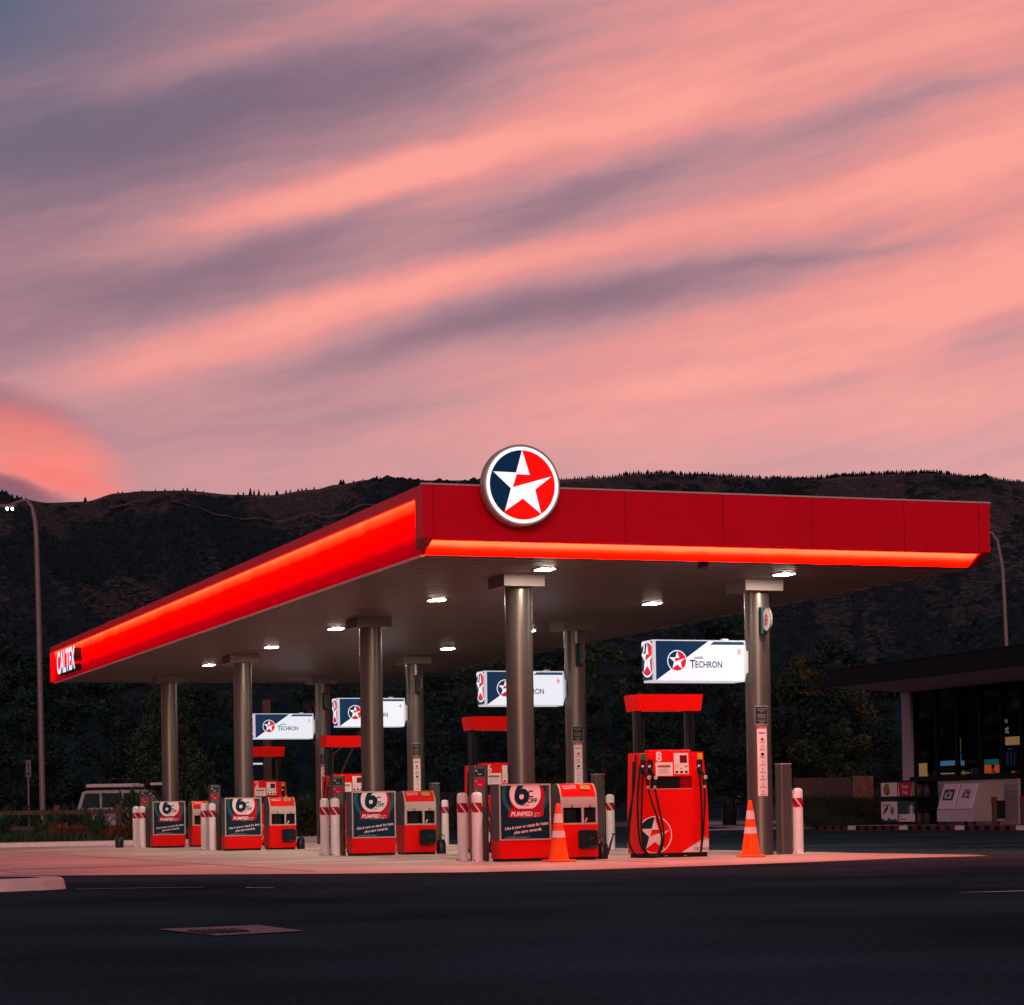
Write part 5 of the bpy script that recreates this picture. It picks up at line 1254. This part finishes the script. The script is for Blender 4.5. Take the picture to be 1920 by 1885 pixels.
def nz(vec, scale, det, rough=.55, dim='3D'):
    q = N.new('ShaderNodeTexNoise'); q.inputs['Scale'].default_value = scale; q.inputs['Detail'].default_value = det; q.inputs['Roughness'].default_value = rough; L.new(vec, q.inputs['Vector']); return q
wn = nz(cb.outputs[0], 2.4, 7, .6)
wv = N.new('ShaderNodeVectorMath'); wv.operation = 'SUBTRACT'; L.new(wn.outputs['Color'], wv.inputs[0]); wv.inputs[1].default_value = (.5, .5, .5)
wm = N.new('ShaderNodeVectorMath'); wm.operation = 'MULTIPLY'; L.new(wv.outputs[0], wm.inputs[0]); wm.inputs[1].default_value = (.11, .065, 0)
wa = N.new('ShaderNodeVectorMath'); wa.operation = 'ADD'; L.new(cb.outputs[0], wa.inputs[0]); L.new(wm.outputs[0], wa.inputs[1])
WP = wa.outputs[0]
def mapping(vec, loc, rot, sc, typ='TEXTURE'):
    q = N.new('ShaderNodeMapping'); q.vector_type = typ; q.inputs['Location'].default_value = (*loc, 0); q.inputs['Rotation'].default_value = (0, 0, R(rot)); q.inputs['Scale'].default_value = (*sc, 1); L.new(vec, q.inputs['Vector']); return q.outputs[0]
# fine streak noise
s1 = nz(mapping(WP, (0, 0), 15, (1/.9, 1/4.)), 1., 7, .6); s2 = nz(mapping(WP, (3, 1), 11, (1/3.2, 1/22.)), 1., 5, .6)
s5 = nz(mapping(WP, (7, 4), 13, (1/1.5, 1/10.)), 1., 6, .6)
s4 = nz(mapping(WP, (5, 2), 8, (1/7., 1/60.)), 1., 4, .6)
acc = ma('ADD', ma('MULTIPLY', ma('SUBTRACT', s1.outputs['Fac'], .5), .70), ma('ADD', ma('MULTIPLY', ma('SUBTRACT', s2.outputs['Fac'], .5), .42), ma('MULTIPLY', ma('SUBTRACT', s4.outputs['Fac'], .5), .12)))
acc = ma('ADD', acc, ma('ADD', ma('MULTIPLY', ma('SUBTRACT', s5.outputs['Fac'], .5), .50), ma('MULTIPLY_ADD', U, .14, .465)))
STROKES = [  # x, y (as fan angles), tilt, length, width, amount
 (650, 385, 15, .40, .042, .55), (830, 325, 14, .20, .03, .25), (400, 655, 17, .42, .055, .42), (700, 590, 11, .35, .045, .30), (1020, 500, 12, .38, .032, .38), (1500, 425, 9, .40, .045, .36), (1850, 330, 14, .30, .07, .42),
 (1450, 650, 10, .62, .10, .40), (1800, 560, 8, .35, .09, .30), (1500, 140, 10, .75, .12, .40), (1150, 290, 18, .35, .05, .22), (1000, 800, 6, .8, .07, .22), (1700, 760, 4, .4, .08, .30),
 (930, 115, -20, .09, .014, .10), (250, 450, 12, .28, .05, .16), (900, 30, 5, .35, .05, .12),
 (330, 285, 12, .62, .065, -.30), (650, 195, 10, .42, .045, -.24), (1080, 400, 21, .26, .036, -.46), (1450, 300, 14, .36, .045, -.20), (520, 120, 12, .45, .03, .26), (250, 215, 14, .30, .022, .18), (150, 60, 16, .2, .02, .12), (560, 470, 16, .3, .018, -.18), (1300, 230, 12, .25, .018, .15), (1250, 700, 8, .3, .02, -.16), (1600, 720, 6, .25, .016, -.16), (500, 830, 10, .2, .02, .12), (1750, 235, 10, .25, .03, -.16), (1190, 565, 8, .36, .044, -.55), (780, 655, 16, .30, .040, -.32),
 (600, 800, 8, .45, .04, -.26), (450, 530, 16, .36, .05, -.30), (80, 570, 12, .35, .09, -.20), (1870, 660, 10, .12, .045, -.40), (40, 800, -20, .10, .030, -.55), (1560, 500, 4, .25, .012, -.28), (1350, 760, 4, .40, .022, -.25), (820, 860, 10, .15, .03, -.14), (1700, 870, 4, .3, .03, -.12), (200, 130, 8, .5, .10, -.10), (40, 330, 12, .3, .12, -.15)]
for x, y, r_, l_, w_, a_ in STROKES:
    u = (x-960)/1000; v = (1524-.0166*(x-960)-y)/1000
    mp = mapping(WP, (u, v), r_, (l_, w_)); d = N.new('ShaderNodeVectorMath'); d.operation = 'DOT_PRODUCT'; L.new(mp, d.inputs[0]); L.new(mp, d.inputs[1])
    acc = ma('MULTIPLY_ADD', ma('POWER', .36788, d.outputs['Value']), a_*.82, acc)
rp = N.new('ShaderNodeValToRGB'); e = rp.color_ramp.elements
cols = [(0, (146, 115, 130)), (.25, (168, 128, 140)), (.5, (197, 142, 147)), (.75, (231, 149, 146)), (1., (252, 163, 151))]
e[0].position = 0; e[0].color = (*lin(cols[0][1]), 1); e[1].position = 1; e[1].color = (*lin(cols[-1][1]), 1)
for p_, c_ in cols[1:-1]: k = e.new(p_); k.color = (*lin(c_), 1)
L.new(acc, rp.inputs[0])
def mixc(f, a, b):
    q = N.new('ShaderNodeMix'); q.data_type = 'RGBA'; 
    if isinstance(f, (int, float)): q.inputs['Factor'].default_value = f
    else: L.new(f, q.inputs['Factor'])
    for nm_, v in (('A', a), ('B', b)):
        s_ = [i for i in q.inputs if i.name == nm_ and i.type == 'RGBA'][0]
        if isinstance(v, tuple): s_.default_value = (*v, 1)
        else: L.new(v, s_)
    return [o for o in q.outputs if o.type == 'RGBA'][0]
# slate blue clear sky to the upper left, behind the veil
mp = mapping(WP, (-.62, 1.24), 13, (.62, .17)); d = N.new('ShaderNodeVectorMath'); d.operation = 'DOT_PRODUCT'; L.new(mp, d.inputs[0]); L.new(mp, d.inputs[1])
c1 = mixc(ma('MULTIPLY', ma('POWER', .36788, d.outputs['Value']), ma('MAXIMUM', ma('SUBTRACT', .62, ma('MULTIPLY', acc, .80)), 0.)), rp.outputs[0], lin((122, 104, 124)))
mp = mapping(WP, (-1.08, 1.60), 24, (.78, .36)); d = N.new('ShaderNodeVectorMath'); d.operation = 'DOT_PRODUCT'; L.new(mp, d.inputs[0]); L.new(mp, d.inputs[1])
slate = ma('MINIMUM', ma('MULTIPLY', ma('POWER', .36788, d.outputs['Value']), 1.25), 1.)
c1 = mixc(slate, c1, lin((82, 100, 127)))
# paler haze low to the right
hz = N.new('ShaderNodeMapRange'); hz.inputs['From Min'].default_value = .95; hz.inputs['From Max'].default_value = .55; hz.inputs['To Min'].default_value = 0; hz.inputs['To Max'].default_value = .60; L.new(Vv, hz.inputs['Value'])
hr = N.new('ShaderNodeMapRange'); hr.inputs['From Min'].default_value = -.5; hr.inputs['From Max'].default_value = .9; hr.inputs['To Min'].default_value = .5; hr.inputs['To Max'].default_value = 1.; L.new(U, hr.inputs['Value'])
c1 = mixc(ma('MULTIPLY', hz.outputs[0], hr.outputs[0]), c1, lin((244, 180, 176)))
# low coral cloud at the left
def blob(x, y, r_, l_, w_, lo, hi):
    mp = mapping(WP, ((x-960)/1000, (1524-.0166*(x-960)-y)/1000), r_, (l_, w_)); d = N.new('ShaderNodeVectorMath'); d.operation = 'DOT_PRODUCT'; L.new(mp, d.inputs[0]); L.new(mp, d.inputs[1])
    q = N.new('ShaderNodeMapRange'); q.interpolation_type = 'SMOOTHSTEP'; q.inputs['From Min'].default_value = hi; q.inputs['From Max'].default_value = lo; L.new(d.outputs['Value'], q.inputs['Value']); return q.outputs[0]
c1 = mixc(ma('MULTIPLY', blob(20, 800, -12, .15, .06, .0, 1.8), .6), c1, lin((150, 96, 112)))
c1 = mixc(ma('MULTIPLY', blob(85, 868, -19, .165, .075, .05, 1.75), ma('ADD', .82, ma('MULTIPLY', ma('SUBTRACT', s2.outputs['Fac'], .5), .8))), c1, lin((252, 136, 124)))
c1 = mixc(ma('MULTIPLY', blob(0, 932, -12, .16, .030, .2, 1.4), .8), c1, lin((128, 84, 104)))
c1 = mixc(ma('MULTIPLY', blob(150, 918, -14, .10, .022, .2, 1.4), .7), c1, lin((250, 128, 122)))
# away from the afterglow the sky falls to dusk
dt = N.new('ShaderNodeVectorMath'); dt.operation = 'DOT_PRODUCT'; L.new(nm.outputs[0], dt.inputs[0]); dt.inputs[1].default_value = (math.sin(YAW), math.cos(YAW), .15)
ff = N.new('ShaderNodeMapRange'); ff.interpolation_type = 'SMOOTHSTEP'; ff.inputs['From Min'].default_value = .35; ff.inputs['From Max'].default_value = .93; L.new(dt.outputs['Value'], ff.inputs['Value'])
nsc = N.new('ShaderNodeVectorMath'); nsc.operation = 'SCALE'; nsc.inputs['Scale'].default_value = .03; L.new(sky.outputs[0], nsc.inputs[0])
dusk = N.new('ShaderNodeVectorMath'); dusk.operation = 'ADD'; L.new(nsc.outputs[0], dusk.inputs[0]); 
eg = N.new('ShaderNodeMapRange'); eg.interpolation_type = 'SMOOTHSTEP'; eg.inputs['From Min'].default_value = .0; eg.inputs['From Max'].default_value = .55; L.new(sx.outputs[2], eg.inputs['Value'])
L.new(mixc(eg.outputs[0], (.44, .155, .20), (.055, .060, .10)), dusk.inputs[1])
cf = mixc(ff.outputs[0], dusk.outputs[0], c1)
L.new(cf, bg.inputs['Color']); bg.inputs['Strength'].default_value = 1.

# sun : the weak last glow, low behind the camera
sl_ = bpy.data.lights.new('sun_lamp', 'SUN'); sl_.energy = .72; sl_.angle = R(20); sl_.color = (1, .60, .56)
so = bpy.data.objects.new('sun_lamp', sl_); COL.objects.link(so)
dirv = Vector((math.sin(SUN_AZ)*math.cos(SUN_EL+R(8)), math.cos(SUN_AZ)*math.cos(SUN_EL+R(8)), math.sin(SUN_EL+R(8))))
so.rotation_euler = dirv.to_track_quat('Z', 'Y').to_euler(); so.location = dirv*50

# ------------------------------------------------------------------ camera
cam = bpy.data.cameras.new('camera'); co = bpy.data.objects.new('camera', cam); COL.objects.link(co); scn.camera = co
pitch, roll = .01, .0166
cy, sy, cp, spp = math.cos(YAW), math.sin(YAW), math.cos(pitch), math.sin(pitch)
fwd = Vector((sy*cp, cy*cp, spp)); r0 = Vector((cy, -sy, 0)); u0 = r0.cross(fwd)
rt = r0*math.cos(roll)-u0*math.sin(roll); up = r0*math.sin(roll)+u0*math.cos(roll)
mt = Matrix((rt, up, -fwd)).transposed().to_4x4(); mt.translation = Vector((0, 0, .7417)); co.matrix_world = mt
cam.sensor_width = 36; cam.lens = 36*4439.28/1920; cam.shift_y = (1479.69-942.5)/1920; cam.clip_start = .1; cam.clip_end = 6000
scn.view_settings.view_transform = 'Standard'; scn.view_settings.look = 'None'; scn.view_settings.exposure = 0
scn.cycles.use_denoising = True
scn.cycles.max_bounces = 6; scn.cycles.diffuse_bounces = 3; scn.cycles.glossy_bounces = 3; scn.cycles.transparent_max_bounces = 6
scn.cycles.sample_clamp_indirect = 6
